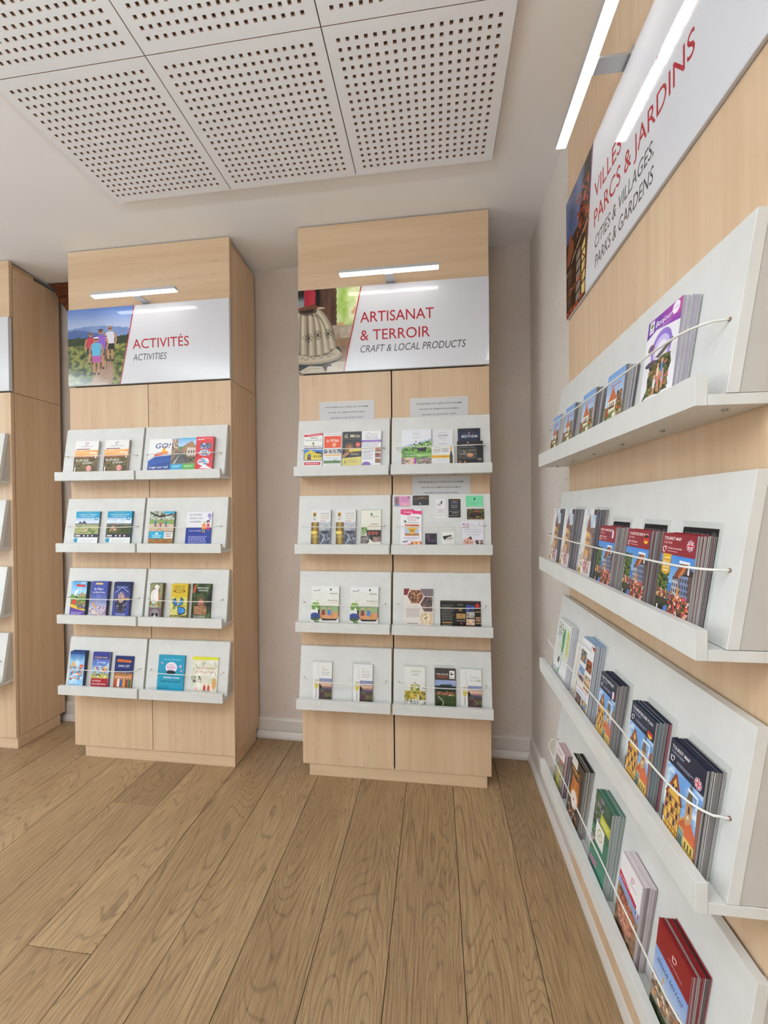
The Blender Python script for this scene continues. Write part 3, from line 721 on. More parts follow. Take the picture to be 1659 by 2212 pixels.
def z1(p):
    p.PH(0, .30, 1, 1, land(('4c9cd8', 'a8d4ee'), '5a8a4a', ('7fae44', '4f7a2a', 'c8c060'), .42, 9, .1), 16, 26); p.P([(.25, .70), (.55, .82), (.34, .62), (.62, .55), (.2, .6)], 'f0ece6'); p.P([(.32, .63), (.5, .5), (.38, .52)], '1e1a1c')
    p.P([(.5, .56), (.9, .56), (.98, .62), (.7, .70)], 'b08a6c'); p.P([(0, 0), (1, 0), (1, .20), (.5, .28), (0, .34)], 'e0b428'); p.P([(0, 0), (1, 0), (1, .14), (.4, .2), (0, .26)], '5a3c94')
    p.SP(.45, .2, .95, .42, ['7a4a90', 'e0b080', '8a5a30', 'c84050', '3a6a30'], 40, .06, 3); p.C(.24, .40, .15, 'd83a2c'); p.P([(.3, .86), (.9, .84), (.92, .90), (.34, .93)], 'd8382c'); p.T('Cigoland', .3, .885, .05, '5a2a1c', w=.56, b=2, it=1); p.LN(.1, .04, .85, .12, 2, 'c0b0e0', .2)
def z2(p):
    p.PH(0, 0, 1, 1, lambda u, v: lerp(lerp(hx('8aa0d0'), hx('c8b0b8'), fbm(u*4, v*5, 3)), hx('3c4a9c'), sst(.25, .75, v)), 14, 26)
    p.SP(0, .0, 1, .3, ['d8d0d8', 'b09ab0', 'e8c07a', '8a7aa0', 'f0e8e8', 'a05a6a'], 120, .05, 5); p.R(.28, .92, .70, .97, 'e0c06a'); p.T('le Parc', .22, .76, .075, 'f4f0ee', w=.52, b=1.4); p.T('du Petit Prince', .14, .67, .055, 'f4f0ee', w=.72, b=1.4)
    p.L([(.5, .40), (.5, .62)], .012, 'c8d0f0'); p.L([(.38, .38), (.62, .38), (.6, .62), (.4, .62), (.38, .38)], .012, 'aab8e8'); p.P([(.12, .36), (.2, .42), (.42, .25), (.34, .22)], 'c89a58'); p.SP(.1, .45, .9, .95, ['e8e8f8', 'c8d0f0'], 40, .008, 8)
def z3(p):
    p.PH(0, 0, 1, 1, lambda u, v: lerp(lerp(hx('5a68b0'), hx('2c3474'), fbm(u*5, v*7, 8)), hx('1c2454'), sst(.5, 1, v)), 14, 26); p.E(.48, .52, .40, .24, '4a4c8c'); p.E(.5, .36, .36, .26, '2a2838'); p.E(.48, .56, .2, .16, 'b89c94'); p.P([(.04, .47), (.96, .52), (.96, .56), (.04, .50)], 'd8a848')
    p.E(.30, .30, .07, .04, '9a7a58'); p.E(.66, .32, .07, .04, '9a7a58'); p.L([(.3, .2), (.5, .13), (.7, .2)], .03, '7a6a68'); p.L([(.1, .7), (.5, .86), (.9, .72)], .05, '8a9ad0'); p.SP(.15, .2, .85, .7, ['22264c', '6a5a6a', '8088b8', '3a3440'], 60, .04, 3)
    p.T('EDEN', .2, .83, .06, '90a0dc', w=.6, b=1.5); p.T('VOYAGE', .22, .04, .06, 'c0c8ec', w=.56, b=1.2)
def pelican(p):
    p.PH(0, 0, 1, 1, blot(['4a4a38', '7c7a58', '9a9a70', '5a4a4c'], 4, 6, 3), 12, 20); p.E(.42, .62, .34, .22, 'e4dcd4'); p.P([(.3, .6), (.6, .92), (.7, .9), (.62, .72), (.75, .5)], 'ece6e0'); p.E(.56, .9, .18, .06, 'efe8e2'); p.P([(.66, .88), (.82, .5), (.72, .52)], 'd8683a'); p.C(.62, .9, .03, '2a2020')
    p.R(0, .0, 1, .30, '6d5c62'); p.C(.5, .11, .36, '8d8084'); p.C(.34, .1, .12, '26201f'); p.C(.66, .1, .12, '26201f'); p.P([(.3, .0), (.5, .1), (.7, 0)], 'e4dedc'); p.T('NaturO', .08, .31, .045, 'd8e0d0', w=.7, b=1); p.C(.6, .38, .09, 'e0902c'); p.C(.44, .39, .08, '5a98d0'); p.C(.52, .43, .07, '98b83a')
def butterfly(p):
    p.R(0, 0, 1, 1, 'd0b030'); p.PH(0, 0, 1, .62, blot(['8a8a3c', 'c8b848', 'e0d890', '5a5a2c'], 4, 6, 5), 14, 16); p.T('JARDINS DES', .5, .91, .045, '3a3418', w=.66, al='c', b=1); p.T('PAPILLONS', .5, .85, .045, '3a3418', w=.6, al='c', b=1); p.T('EXOTIQUES', .5, .79, .045, '3a3418', w=.6, al='c', b=1); p.T('VIVANTS', .5, .73, .045, '3a3418', w=.46, al='c', b=1)
    for x, y, k in ((.12, .80, 1), (.88, .80, -1)): p.P([(x, y), (x+k*.14, y+.03), (x+k*.12, y-.06)], '7a3a1c')
    p.P([(.45, .36), (.30, .60), (.16, .56), (.12, .44), (.3, .35)], '1d1a18'); p.P([(.45, .36), (.62, .62), (.78, .55), (.74, .42), (.5, .34)], '1d1a18'); p.P([(.44, .37), (.30, .56), (.18, .54), (.16, .45), (.3, .37)], '2f7cc8'); p.P([(.46, .38), (.62, .58), (.74, .53), (.70, .43), (.5, .36)], '3c8cd4')
    p.P([(.42, .34), (.52, .10), (.90, .14), (.94, .28), (.7, .34)], '1d1a18'); p.P([(.45, .32), (.54, .14), (.86, .17), (.90, .27), (.7, .32)], '3a88d8'); p.L([(.62, .3), (.6, .14)], .02, '1d1a18'); p.PH(0, 0, 1, .1, blot(['4a4a22', '8a8040', '3a3018'], 5, 2, 2), 10, 4); p.LN(.08, .02, .6, .08, 2, 'f0e8a0', .2)
def monkey(p):
    p.PH(0, 0, 1, 1, blot(['121410', '2c3a1c', '4a5a2c', '6a7a38'], 4, 5, 7, 2), 18, 26); p.E(.5, .44, .24, .16, '6a4a3a'); p.E(.5, .56, .20, .12, '5a5030'); p.E(.5, .46, .14, .10, 'b87a68'); p.C(.44, .49, .025, '201410'); p.C(.57, .49, .025, '201410'); p.E(.5, .41, .06, .025, '7a4438')
    p.PH(.14, .12, .82, .36, blot(['8a5a3c', 'b08058', '5a3a28'], 4, 4, 3), 10, 8); p.T('MONTAGNE', .28, .86, .05, 'f0ece4', w=.6, b=1); p.T('DES SINGES', .34, .79, .045, 'f0ece4', w=.5, b=1); p.P([(.06, .74), (.16, .74), (.2, .97), (.1, .97)], 'c8402c'); p.LN(.14, .03, .8, .1, 2, 'e8e4dc', .1)
def p1(p):
    p.PH(0, 0, 1, 1, lambda u, v: lerp(lerp(hx('d8e8f0'), hx('6aa8d8'), fbm(u*4, v*6, 3)), hx('2c5a9c'), sst(.7, 1, v)), 14, 26); p.R(0, .93, 1, 1, '24407c'); p.T('RULANTICA', .5, .80, .05, '2f6aa4', w=.76, al='c', b=1.4); p.LN(.2, .75, .8, .78, 1, '4a7ab0', 0)
    p.P([(.05, .55), (.2, .74), (.4, .68), (.5, .56)], 'd0b078'); p.SP(.05, .2, .9, .58, ['e8a070', 'd86a3a', 'f0f4f8', '5aa0d0', '7a4a30', '3a78b8'], 70, .07, 4); p.C(.82, .60, .11, 'e0602c'); p.LN(.08, .03, .7, .1, 2, '6080a8', .2)
def p2(p):
    p.PH(0, 0, 1, 1, land(('3a4aa0', '6a90d0'), 'a8c8e8', ('e8ecf0', '8ab050', 'e0b040', '4a7a3a'), .42, 12, .16), 16, 26); p.R(0, .80, 1, 1, '3a3c8c'); p.T('EUROPA PARK', .5, .83, .05, 'e0b868', w=.78, al='c', b=1); p.T('Le Voyage', .3, .70, .05, 'f0f0f4', w=.5, b=1, it=1)
    p.SP(.08, .3, .9, .62, ['f0e8e0', 'e09a3a', 'c84a3a', '4a90c8', 'f0d060', '5a8a3a'], 70, .06, 8); p.R(0, .04, 1, .27, 'a82430'); p.T('UN VOYAGE.', .08, .18, .042, 'f4ece8', w=.5, b=1.5); p.T('MILLE ÉMOTIONS.', .08, .09, .042, 'f4ece8', w=.8, b=1.5); p.R(0, 0, 1, .04, '2a3a7a')
def p3(p):
    p.PH(0, 0, 1, 1, lambda u, v: lerp(hx('2a3a7c'), hx('1c2c60'), v) if v > .48 else lerp(lerp(hx('3a5a2a'), hx('e08a50'), fbm(u*5, v*6, 2)), hx('c86a3a'), .4), 14, 22); p.P([(.1, .82), (.86, .80), (.9, .87), (.14, .90)], 'd8762c'); p.T('TRAUMLAND', .14, .825, .045, 'b02a1c', w=.66, b=2); p.T('DANS L\'EST', .2, .66, .07, 'eaeaf4', w=.62, b=1)
    for i, c in enumerate(('c84a3a', 'e8e4e0', '3a5aa0', 'd89a3a', '7a3a4a', '2f6a4a')): x = .12+i*.15; p.P([(x-.06, .05), (x+.06, .05), (x+.05, .30), (x-.05, .30)], c); p.C(x, .35, .05, 'e0b090'); p.L([(x, .28), (x+.09, .42)], .03, 'e0b090')
def golf(p):
    p.R(0, 0, 1, 1, '2a96b4'); p.E(.5, .66, .22, .155, 'ecdce4'); p.E(.5, .53, .18, .05, '20303c'); p.T('balle', .5, .64, .07, 'b86aa8', w=.32, al='c', b=1); p.LN(.40, .72, .60, .75, 1, '7a5a7a', 0); p.LN(.36, .57, .64, .62, 2, '7a5a7a', .2)
    p.C(.14, .78, .035, 'd890c0'); p.C(.84, .70, .05, 'c8a0cc'); p.C(.88, .58, .035, 'd890c0'); p.LN(.2, .87, .85, .90, 1, 'a8dcea', 0); p.T('Initiez-vous', .24, .36, .06, 'f2f6f8', w=.58, b=1.6); p.T('Testez notre golf !', .1, .25, .065, '14242c', w=.8, it=1); p.LN(.06, .06, .5, .16, 3, '1f6a84', .2)
def till(p):
    p.PH(0, 0, 1, 1, blot(['efece4', 'e4dccc', 'd8d4c0', 'c8cf9a'], 4, 6, 4), 16, 20); p.P([(0, .90), (0, 1), (1, 1), (1, .92)], 'd8d43c'); p.T('Les Aventures', .16, .66, .065, 'a8503c', w=.68, b=.5); p.T('de Till et Frolli', .14, .55, .06, 'c0603c', w=.72, b=.5); p.L([(.45, .72), (.42, .80), (.5, .84)], .02, '3a3a4a')
    for i in range(14): r = random.Random(i); x = r.choice((r.uniform(0, .2), r.uniform(.75, 1))); y = r.uniform(.3, .9); p.L([(x, y), (x+r.uniform(-.08, .08), y-.1)], .02, r.choice(('5a6aa0', '8a9a4a', '98a8b8', 'c8a84a')))
    p.SP(0, .28, .4, .46, ['6a7a4a', '9aa86a', '4a4a3a'], 30, .03, 2)
    for x, c in ((.52, 'c8342c'), (.68, 'd04a3a')): p.P([(x-.05, .08), (x+.05, .08), (x+.04, .20), (x-.04, .20)], c); p.C(x, .23, .035, 'e0b088'); p.L([(x-.02, .08), (x-.05, .01)], .02, '3a2a2a'); p.L([(x+.02, .08), (x+.05, .02)], .02, '3a2a2a')
    p.E(.88, .26, .08, .16, 'd8a060'); p.C(.2, .1, .06, 'e8b8c0'); p.LN(.08, .03, .35, .06, 1, 'a09890', 0)
def miscault(p):
    p.R(0, 0, 1, 1, 'eceae6'); p.P([(0, .89), (1, .93), (1, 1), (0, .96)], 'c8283a'); p.LN(.15, .935, .9, .965, 1, 'f4dcdc', 0); p.T('MUSÉE', .55, .835, .04, '4a3438', w=.36, al='c', b=.8); p.T('DES EAUX-DE-VIE', .5, .765, .042, '4a3438', w=.88, al='c', b=.8); p.C(.5, .68, .06, 'b8983a'); p.L([(.5, .64), (.5, .73)], .05, '6a7a3a')
    p.T('RENÉ DE MISCAULT', .5, .575, .055, '7a3a28', w=.98, al='c', b=1.2); p.R(0, .53, 1, .555, '2c3e7c'); p.PH(0, .17, 1, .52, lambda u, v: lerp(hx('2a62b8'), hx('4a86d0'), v), 4, 4); p.P([(.05, .2), (.05, .40), (.2, .44), (.36, .50), (.55, .44), (.95, .36), (1, .2)], 'dcc84a'); p.P([(.62, .40), (.7, .46), (1, .40), (1, .36)], '3a2c2a')
    p.P([(.2, .19), (.2, .34), (.3, .39), (.4, .34), (.4, .19)], '7a3430'); p.E(.3, .33, .07, .045, '4a6a9a')
    for x in (.54, .66, .8, .9): p.R(x, .26, x+.05, .33, '6a5030')
    p.R(0, .165, 1, .2, '9a948e'); p.R(.04, .04, .92, .13, 'c22a38'); p.LN(.12, .06, .86, .115, 2, 'f0d0d4', .1)
def wilde(p):
    p.R(0, 0, 1, 1, 'e6e4e2'); p.LN(.05, .945, .95, .965, 1, '8a5a58', 0); p.R(.05, .545, .98, .905, 'e04a1c'); p.T('le Wilde', .17, .72, .11, 'f6e8dc', w=.68, b=.5, it=1); p.C(.6, .635, .11, 'f0b088'); p.C(.6, .635, .03, 'e04a1c'); p.PH(.04, .38, 1, .51, blot(['2a3440', '8aa0b8', 'd8c8b8', '4a3a34'], 8, 3, 3, 2.4), 18, 5)
    for x in (.27, .51, .75): p.R(x-.015, .38, x+.015, .51, 'e6e4e2')
    p.R(.04, .30, .96, .36, 'e8cfa0'); p.LN(.1, .31, .9, .35, 1, 'c88a3a', 0); p.LN(.15, .24, .85, .27, 1, 'b0aaa4', 0); p.PH(.04, .08, .97, .23, land(('c8d0d8', 'e4e8ea'), '5a6a5c', ('6a8a3a', '4a6a2a', '7a8a4a'), .45, 4, .2), 16, 8); p.LN(.2, .03, .8, .055, 1, 'c08a88', 0)
def miclo(p):
    p.R(0, 0, 1, 1, '17120f'); p.T('G. Miclo', .1, .825, .10, 'eadcb8', w=.82, b=.8, it=1); p.LN(.1, .775, .92, .79, 1, '8a7a5a', 0); p.PH(.02, .30, .62, .74, lambda u, v: lerp(hx('17120f'), hx('e08a3a'), max(0, 1-((u-.55)*2)**2-((v-.45)*2.1)**2)*(.35+.65*fbm(u*7, v*3, 2))), 16, 20); p.C(.82, .61, .13, 'd8302c'); p.T('visite', .82, .6, .03, 'f0dcd0', w=.18, al='c', b=1)
    p.P([(.0, .30), (.22, .40), (.40, .36), (.05, .22)], 'b07a60'); p.P([(.38, .50), (1, .50), (1, .42), (.36, .40)], 'dcc658'); p.P([(0, 0), (1, 0), (1, .26), (0, .22)], 'd8c86a'); p.P([(.10, .07), (.22, .07), (.2, .13), (.17, .17), (.17, .2), (.15, .2), (.15, .17), (.12, .13)], '8a7a3a'); p.LN(.26, .08, .85, .2, 5, '8f8348', .3); p.LN(.45, .30, .95, .38, 3, 'cfc6a8', .3)
def pierre(p):
    p.R(0, 0, 1, 1, 'e6e3e4'); p.L([(.2, .84), (.38, .95), (.5, .88), (.75, .91), (.78, .84)], .02, '77726f'); p.L([(.2, .84), (.78, .84)], .015, '8a8582'); p.T('PIERRE ADAM', .5, .775, .04, '6a6466', w=.6, al='c', b=.4); p.R(0, .665, 1, .735, '7c58a8'); p.LN(.05, .685, .9, .715, 1, 'c8b8e0', 0); p.LN(.06, .53, .9, .64, 3, '9a94a8', .1)
    p.LN(.1, .45, .62, .49, 1, 'a8a2a0', 0); p.LN(.08, .16, .6, .42, 7, '9890a0', .4)
    for y, pal in ((.38, ('8a4a30', 'd0a080')), (.22, ('2a1c18', 'b0583a')), (.06, ('a8703a', '6a4424'))): p.PH(.70, y, .98, y+.13, blot(pal, 4, 3, int(y*99)), 6, 5)
    p.E(.25, .0, .24, .10, '7c58a8', 14, 0, 180)
def cows(p):
    p.R(0, 0, 1, 1, 'e2e2e6'); gr = blot(['3c6a24', '5f9434', '7fae4a', '97bc60'], 5, 8, 3, 2)
    def fn(u, v):
        hl = .42+.34*u+.06*fbm(u*6, 1, 2)
        if v > hl: return lerp(hx('8aa8c8'), hx('e2e2e6'), sst(0, .12, v-hl))
        return gr(u, v)
    p.PH(0, .18, 1, .80, fn, 26, 22); p.SP(.3, .38, 1, .66, ['23221f', '2f4a1c', 'dcdcd8', '4a7a2c'], 60, .03, 6)
    for x, y, s in ((.62, .38, 1), (.72, .36, 1.2), (.15, .40, .6)): p.P([(x-.08*s, y), (x-.09*s, y+.08*s), (x+.09*s, y+.09*s), (x+.1*s, y)], '1b1a1a')
    p.R(.40, .76, .62, .92, 'e4e4e8'); p.L([(.40, .74), (.40, .92), (.62, .92), (.62, .74)], .008, '4a4a50'); p.LN(.44, .83, .58, .89, 2, '8a8a90', .1); p.L([(.42, .77), (.5, .75), (.58, .79)], .012, '2a2a2e'); p.T('Visites, dégustation et produits fermiers', .12, .245, .03, 'f0f4e8', w=.76, b=1)
    p.PH(0, 0, 1, .19, blot(['d8a070', 'e8e0d8', '3a3030', 'b89a8a'], 6, 3, 8, 2.4), 20, 6); p.R(.42, .02, .50, .17, 'a03aa8'); p.SP(.5, .05, .6, .19, ['6aa03a', '4a7a2a'], 20, .03)
def adam1(p):
    p.R(0, 0, 1, 1, 'dcdadc'); p.L([(.32, .90), (.5, .93), (.68, .90)], .012, '6a6668'); p.T('ADAM', .5, .80, .065, '3f3b3d', w=.48, al='c'); p.LN(.3, .73, .7, .755, 1, '8a8688', 0); p.LN(.42, .68, .58, .69, 1, '8a8688', 0); p.LN(.3, .57, .7, .60, 1, '7a7678', 0); p.LN(.12, .5, .9, .53, 1, '6a6668', 0)
def adam2(p):
    p.R(0, 0, 1, 1, 'e2dfda'); p.L([(.12, .86), (.25, .91), (.38, .86)], .01, '6a6668'); p.T('ADAM', .25, .70, .09, '3f3b3d', w=.28, al='c'); p.LN(.1, .6, .4, .65, 1, '8a8688', 0); p.LN(.46, .62, .78, .86, 3, '8a8688', .2); p.R(0, .30, .82, .46, 'e2a820'); p.LN(.06, .34, .72, .42, 2, 'b8821a', .1); p.LN(.25, .2, .7, .24, 1, '9a9690', 0)
    p.P([(.80, 0), (.80, .4), (.845, .66), (.845, .90), (.895, .90), (.895, .66), (.94, .4), (.94, 0)], '3f3c1c'); p.R(.842, .68, .898, .92, 'e0901c'); p.R(.80, .02, .94, .02, '222')if 0 else None
def best1(p):
    p.R(0, 0, 1, 1, '17182a'); p.P([(0, .3), (1, .3), (1, .62), (.4, .5)], '2a4068'); p.P([(0, .5), (.4, .5), (1, .74), (1, .9), (0, .9)], '1a2140'); p.C(.52, .86, .05, 'c8a08a'); p.C(.535, .86, .035, '17182a'); p.L([(.2, .85), (.42, .85)], .008, '8a8a98'); p.L([(.62, .85), (.84, .85)], .008, '8a8a98'); p.T('BESTHEIM', .52, .735, .075, 'dcdae2', w=.72, al='c', b=1)
def best2(p):
    p.R(0, 0, 1, 1, '171317'); p.C(.42, .93, .03, 'c8b0a8'); p.T('BESTHEIM', .42, .78, .07, 'd4d0d8', w=.46, al='c', b=1); p.L([(.05, .70), (.4, .73), (.7, .70)], .012, 'b0a8a4'); p.PH(.02, .18, .76, .66, blot(['241c1c', '4a3a34', '5a5a48', '2c3428', '7a5a4a'], 4, 5, 4), 12, 10); p.E(.5, .36, .12, .09, 'c88a68'); p.LN(.1, .38, .36, .44, 2, 'c8c0b8', .2); p.LN(.45, .54, .7, .6, 2, 'a89a94', .2)
    p.L([(.25, .58), (.23, .5), (.3, .48), (.32, .56)], .015, 'd0ccc8'); p.LN(.8, .1, .96, .22, 3, 'b8b0ac', .2); p.E(.1, .06, .07, .06, '9a5a40', 10); p.E(.3, .05, .04, .05, 'b0684a', 10)
def vins(p):
    p.R(0, 0, 1, 1, 'dedbd8'); p.L([(.34, .96), (.26, .9), (.33, .84), (.24, .78), (.3, .7)], .006, 'a8a4a2'); p.R(.08, .80, .24, .93, 'c8983a'); p.C(.16, .86, .05, '2a2420'); p.LN(.08, .7, .24, .78, 3, '4a4440', .2); p.T('LA ROUTE', .48, .87, .045, '5a5654', w=.42, b=.8); p.T('DES VINS', .48, .80, .045, 'b08a3a', w=.42, b=.8); p.T('D\'ALSACE', .48, .73, .045, 'b08a3a', w=.42, b=.8)
    for x in (.5, .6, .7): p.C(x, .675, .025, 'a0402c', 8)
    p.PH(0, 0, .40, .64, lambda u, v: lerp(lerp(hx('3a2a10'), hx('e0b848'), max(0, 1-abs(u-.5)*1.6)*(.5+.5*fbm(u*3, v*5, 2))), hx('f0dc88'), .4*sst(.25, .4, v)*(1-sst(.4, .42, v))), 10, 16); p.E(.15, .34, .17, .05, 'e8c858'); p.PH(.40, 0, 1, .40, blot(['17171a', '4a4c54', '8a90a0', '2a2a30', 'b0b4bc'], 6, 7, 4, 2.2), 14, 12); p.PH(.40, .40, 1, .64, blot(['a8aab0', 'c4c6ca', '8a8c92'], 3, 3, 2), 8, 6)
    p.L([(.5, .0), (.7, .18), (.6, .3)], .06, 'b8bcc4')
def creme(p):
    p.R(0, 0, 1, 1, 'e4dfcf'); p.P([(.46, .86), (.5, .93), (.58, .9), (.56, .84)], '3c6a3a'); p.LN(.5, .8, .88, .84, 1, '5a6a50', 0); p.LN(.5, .58, .86, .62, 1, '3a3630', 0); p.LN(.36, .52, .9, .56, 1, 'd09a3a', 0); p.SP(.02, .28, .34, .5, ['5a8a3a', '7aa04a', '3f6a28'], 30, .06, 3); p.P([(.28, .42), (1, .42), (1, .1), (.6, .08), (.3, .24)], '1f1614')
    for x in (.42, .60, .78): p.E(x, .33, .075, .055, 'b8583a', 12); p.E(x, .335, .05, .035, '8a3a28', 10)
    p.PH(.0, .02, .42, .26, blot(['4a4038', 'b8a898', '2a2830', '7a8090'], 4, 4, 6), 8, 8); p.PH(.6, .06, .98, .22, blot(['c8a890', '6a3a30', 'e0d0c0'], 4, 3, 2), 8, 6); p.P([(.3, 0), (1, 0), (1, .07), (.4, .06)], 'e8e4d8')
def visitez(p):
    p.R(0, 0, 1, 1, 'ece9ea'); p.P([(0, 1), (0, .86), (.35, .83), (.75, .87), (1, .84), (1, .95), (.7, .96), (.6, 1)], 'd81c68'); p.T('Visitez', .14, .90, .05, 'f6e8ee', w=.4, b=.6); p.T('la', .36, .865, .025, 'f6e8ee'); p.C(.55, .85, .07, 'e8dcdc'); p.T('CONFISERIE', .54, .765, .04, 'a83a5a', w=.46, al='c', b=.4); p.T('DES HAUTES', .54, .72, .04, 'a83a5a', w=.42, al='c', b=.4); p.T('VOSGES', .54, .67, .045, 'a83a5a', w=.42, al='c', b=.6)
    for x, y in ((.22, .66), (.84, .75)): p.SP(x-.07, y-.03, x+.07, y+.03, ['2f4a34', '5a7a54'], 8, .04, int(x*50))
    p.LN(.18, .60, .9, .64, 2, '6a4a58', .1); p.PH(.2, .25, .88, .57, lambda u, v: lerp(hx('d8842a'), hx('b84a1c'), fbm(u*4, v*4, 1)) if v > .8 else (lerp(hx('c88a3a'), hx('8a4a20'), fbm(u*5, v*5, 3)) if v < .25 else lerp(hx('9ab0d0'), hx('e8e8ec'), fbm(u*4, v*4, 2))), 12, 12); p.P([(.28, .5), (.38, .48), (.8, .48), (.86, .5), (.7, .40), (.64, .30), (.48, .30), (.42, .40)], 'e8b42c')
    for x in (.46, .54, .62): p.E(x, .39, .02, .05, '6a5a2a', 8)
    p.LN(.16, .16, .92, .22, 2, '9a5a98', .1); p.LN(.3, .11, .76, .145, 2, 'aaa4a8', .1); p.P([(.1, .06), (.34, .08), (.34, .11), (.1, .09)], '4a4448'); p.P([(.15, 0), (.5, .03), (.6, .0)], 'c82a4a'); p.SP(.5, 0, 1, .09, ['e8a03a', 'd8482c', 'e8c878', 'b83a6a'], 30, .06, 4)
def madle(p):
    p.R(0, 0, 1, 1, '17131c'); p.T('MADLÉ', .42, .25, .16, 'a8508c', w=.62, rot=math.pi/2); p.T('Cuisine', .2, .5, .09, 'b8b0bc', w=.38, rot=math.pi/2)
    for x in (.56, .66, .78, .88): p.L([(x, .2), (x, .2+.5*h2(int(x*99), 3))], .03, '8a6a98')
def coaster(p):
    p.R(0, 0, 1, 1, 'e8e4da'); p.P([(.06, .66), (.74, .76), (.78, .64), (.5, .6), (.2, .36), (.1, .5)], '2a2022'); p.T('L\'Ugabel', .2, .46, .14, '2a2022', w=.72, b=1.5, it=1); p.LN(.2, .28, .8, .34, 1, '8a847c', 0); p.L([(.2, .42), (.85, .42)], .02, '2a2022')
def kle(p):
    p.R(0, 0, 1, 1, 'e2dee4'); p.T('KLE', .03, .82, .12, 'b0488c', w=.3, b=3); p.T('KLE', .03, .72, .09, '8a3468', w=.3, b=3); p.T('Du 3/4', .4, .84, .05, '5a5660', w=.22); p.L([(.76, .96), (.78, .84), (.84, .84), (.82, .96)], .012, '6a6670')
    for t, y, w in (('L\'hôtel KLE, en partenariat', .64, .82), ('avec l\'univers d\'AMOOE vous', .53, .86), ('ouvre son évènement !', .42, .64)): p.T(t, .5, y, .045, '5a5660', w=w, al='c')
    p.P([(.03, .02), (.06, .22), (.4, .36), (.54, .1), (.5, .02)], 'e0a894'); p.P([(.30, .30), (.4, .37), (.46, .24), (.38, .22)], '2a1c20'); p.L([(.06, .2), (.2, .06), (.5, .12)], .02, '4a2a30'); p.L([(.2, .06), (.3, .3)], .02, '4a2a30'); p.SP(.6, .02, .96, .2, ['2a1c20', 'd8a094', '4a2c34'], 26, .06, 2)
def rdv(k):
    def d(p):
        p.R(0, 0, 1, 1, 'e4e2de'); p.PH(.0, .4, 1, .86, blot(['e4e2de', 'dcd8cc', 'e6e3d8'], 3, 3, 2), 6, 6); p.LN(.08, .86, .28, .90, 1, '5a5a58', 0); p.P([(.27, .88), (.3, .93), (.33, .9)], '3f7a3a'); p.P([(.66, .9), (.68, .95), (.74, .93), (.71, .87)], '3c6a34'); p.LN(.68, .79, .94, .83, 1, '4a5a44', 0); p.T('Rendez-vous', .96, .60, .042, '3a3834', w=.36, al='r', b=.8); p.LN(.7, .545, .96, .575, 1, 'd8a03a', 0)
        p.P([(.30, .46), (.24, .40), (.28, .16), (.44, .07), (.92, .08), (1, .2), (1, .46)], '17120f'); p.PH(.32, .12, .98, .45, lambda u, v: lerp(hx('7a9a5a'), hx('a8b890'), fbm(u*4, v*4, 3)) if v > .55 else lerp(hx('b06a38'), hx('e0a878'), fbm(u*5, v*5, 2)), 14, 10)
        for x, c in ((.45, '7a3a34'), (.66, '4a7ab8')): p.P([(x-.07, .22), (x+.07, .22), (x+.05, .36), (x-.05, .36)], c); p.C(x, .40, .04, 'd8a080')
        p.SP(.02, .36, .30, .56, ['6a9a3a', '8ab04a', '4f7a2a'], 26, .06, 5); p.L([(.2, .5), (.24, .62)], .015, '7a6a3a'); p.E(.15, .17, .2, .11, '3a4a8a', 20); p.P([(-.0, .14), (.34, .14), (.3, .08), (.15, .06), (.02, .08)], '4a5a34'); p.L([(.08, .22), (.14, .14), (.2, .14), (.25, .23)], .02, '1c1a20'); p.SP(.12, 0, .3, .06, ['7aa03a', '5a8030'], 10, .05)
    return d
def hexa(p):
    p.R(0, 0, 1, 1, 'e0d5cc'); p.P([(0, 1), (.2, 1), (.12, .82), (0, .82)], '7c2024'); p.P([(.56, 1), (1, 1), (1, .80), (.66, .80)], '77686c')
    for cx, cy, pal, sd in ((.40, .80, ('6a3a24', 'd09a6c', '3a2420', 'a86a44'), 2), (.84, .58, ('2a2430', '8a6a5a', '4a3a40'), 5), (.80, .16, ('c89a60', 'f0e4d0', '9a6a38'), 7)):
        hp = [(cx+.30*math.cos(math.radians(60*i)), cy+.215*math.sin(math.radians(60*i))) for i in range(6)]; p.P([(min(x, 1), max(min(y, 1), 0)) for x, y in hp], 'f2eee8')
        f = blot(pal, 5, 5, sd, 2.2)
        p.k += 1
        for i in range(12):
            y0, y1 = cy-.20+.4*i/12, cy-.20+.4*(i+1)/12
            for j in range(12):
                hwid = lambda y: .28*(1-.5*abs(y-cy)/.20)
                a0, a1 = cx-hwid(y0)+2*hwid(y0)*j/12, cx-hwid(y0)+2*hwid(y0)*(j+1)/12
                b0, b1 = cx-hwid(y1)+2*hwid(y1)*j/12, cx-hwid(y1)+2*hwid(y1)*(j+1)/12
                if max(a1, b1) <= 1 and y0 >= 0 and y1 <= 1: p.face([p.pt(a0, y0), p.pt(a1, y0), p.pt(b1, y1), p.pt(b0, y1)], 0, f(j/12, i/12))
    p.T('LOCATION DE GÎTES', .06, .49, .025, '5a3a34', w=.42, b=1); p.LN(.08, .22, .56, .46, 7, '9a8f8a', .1); p.LN(.14, .04, .48, .07, 1, '3a302c', 0)
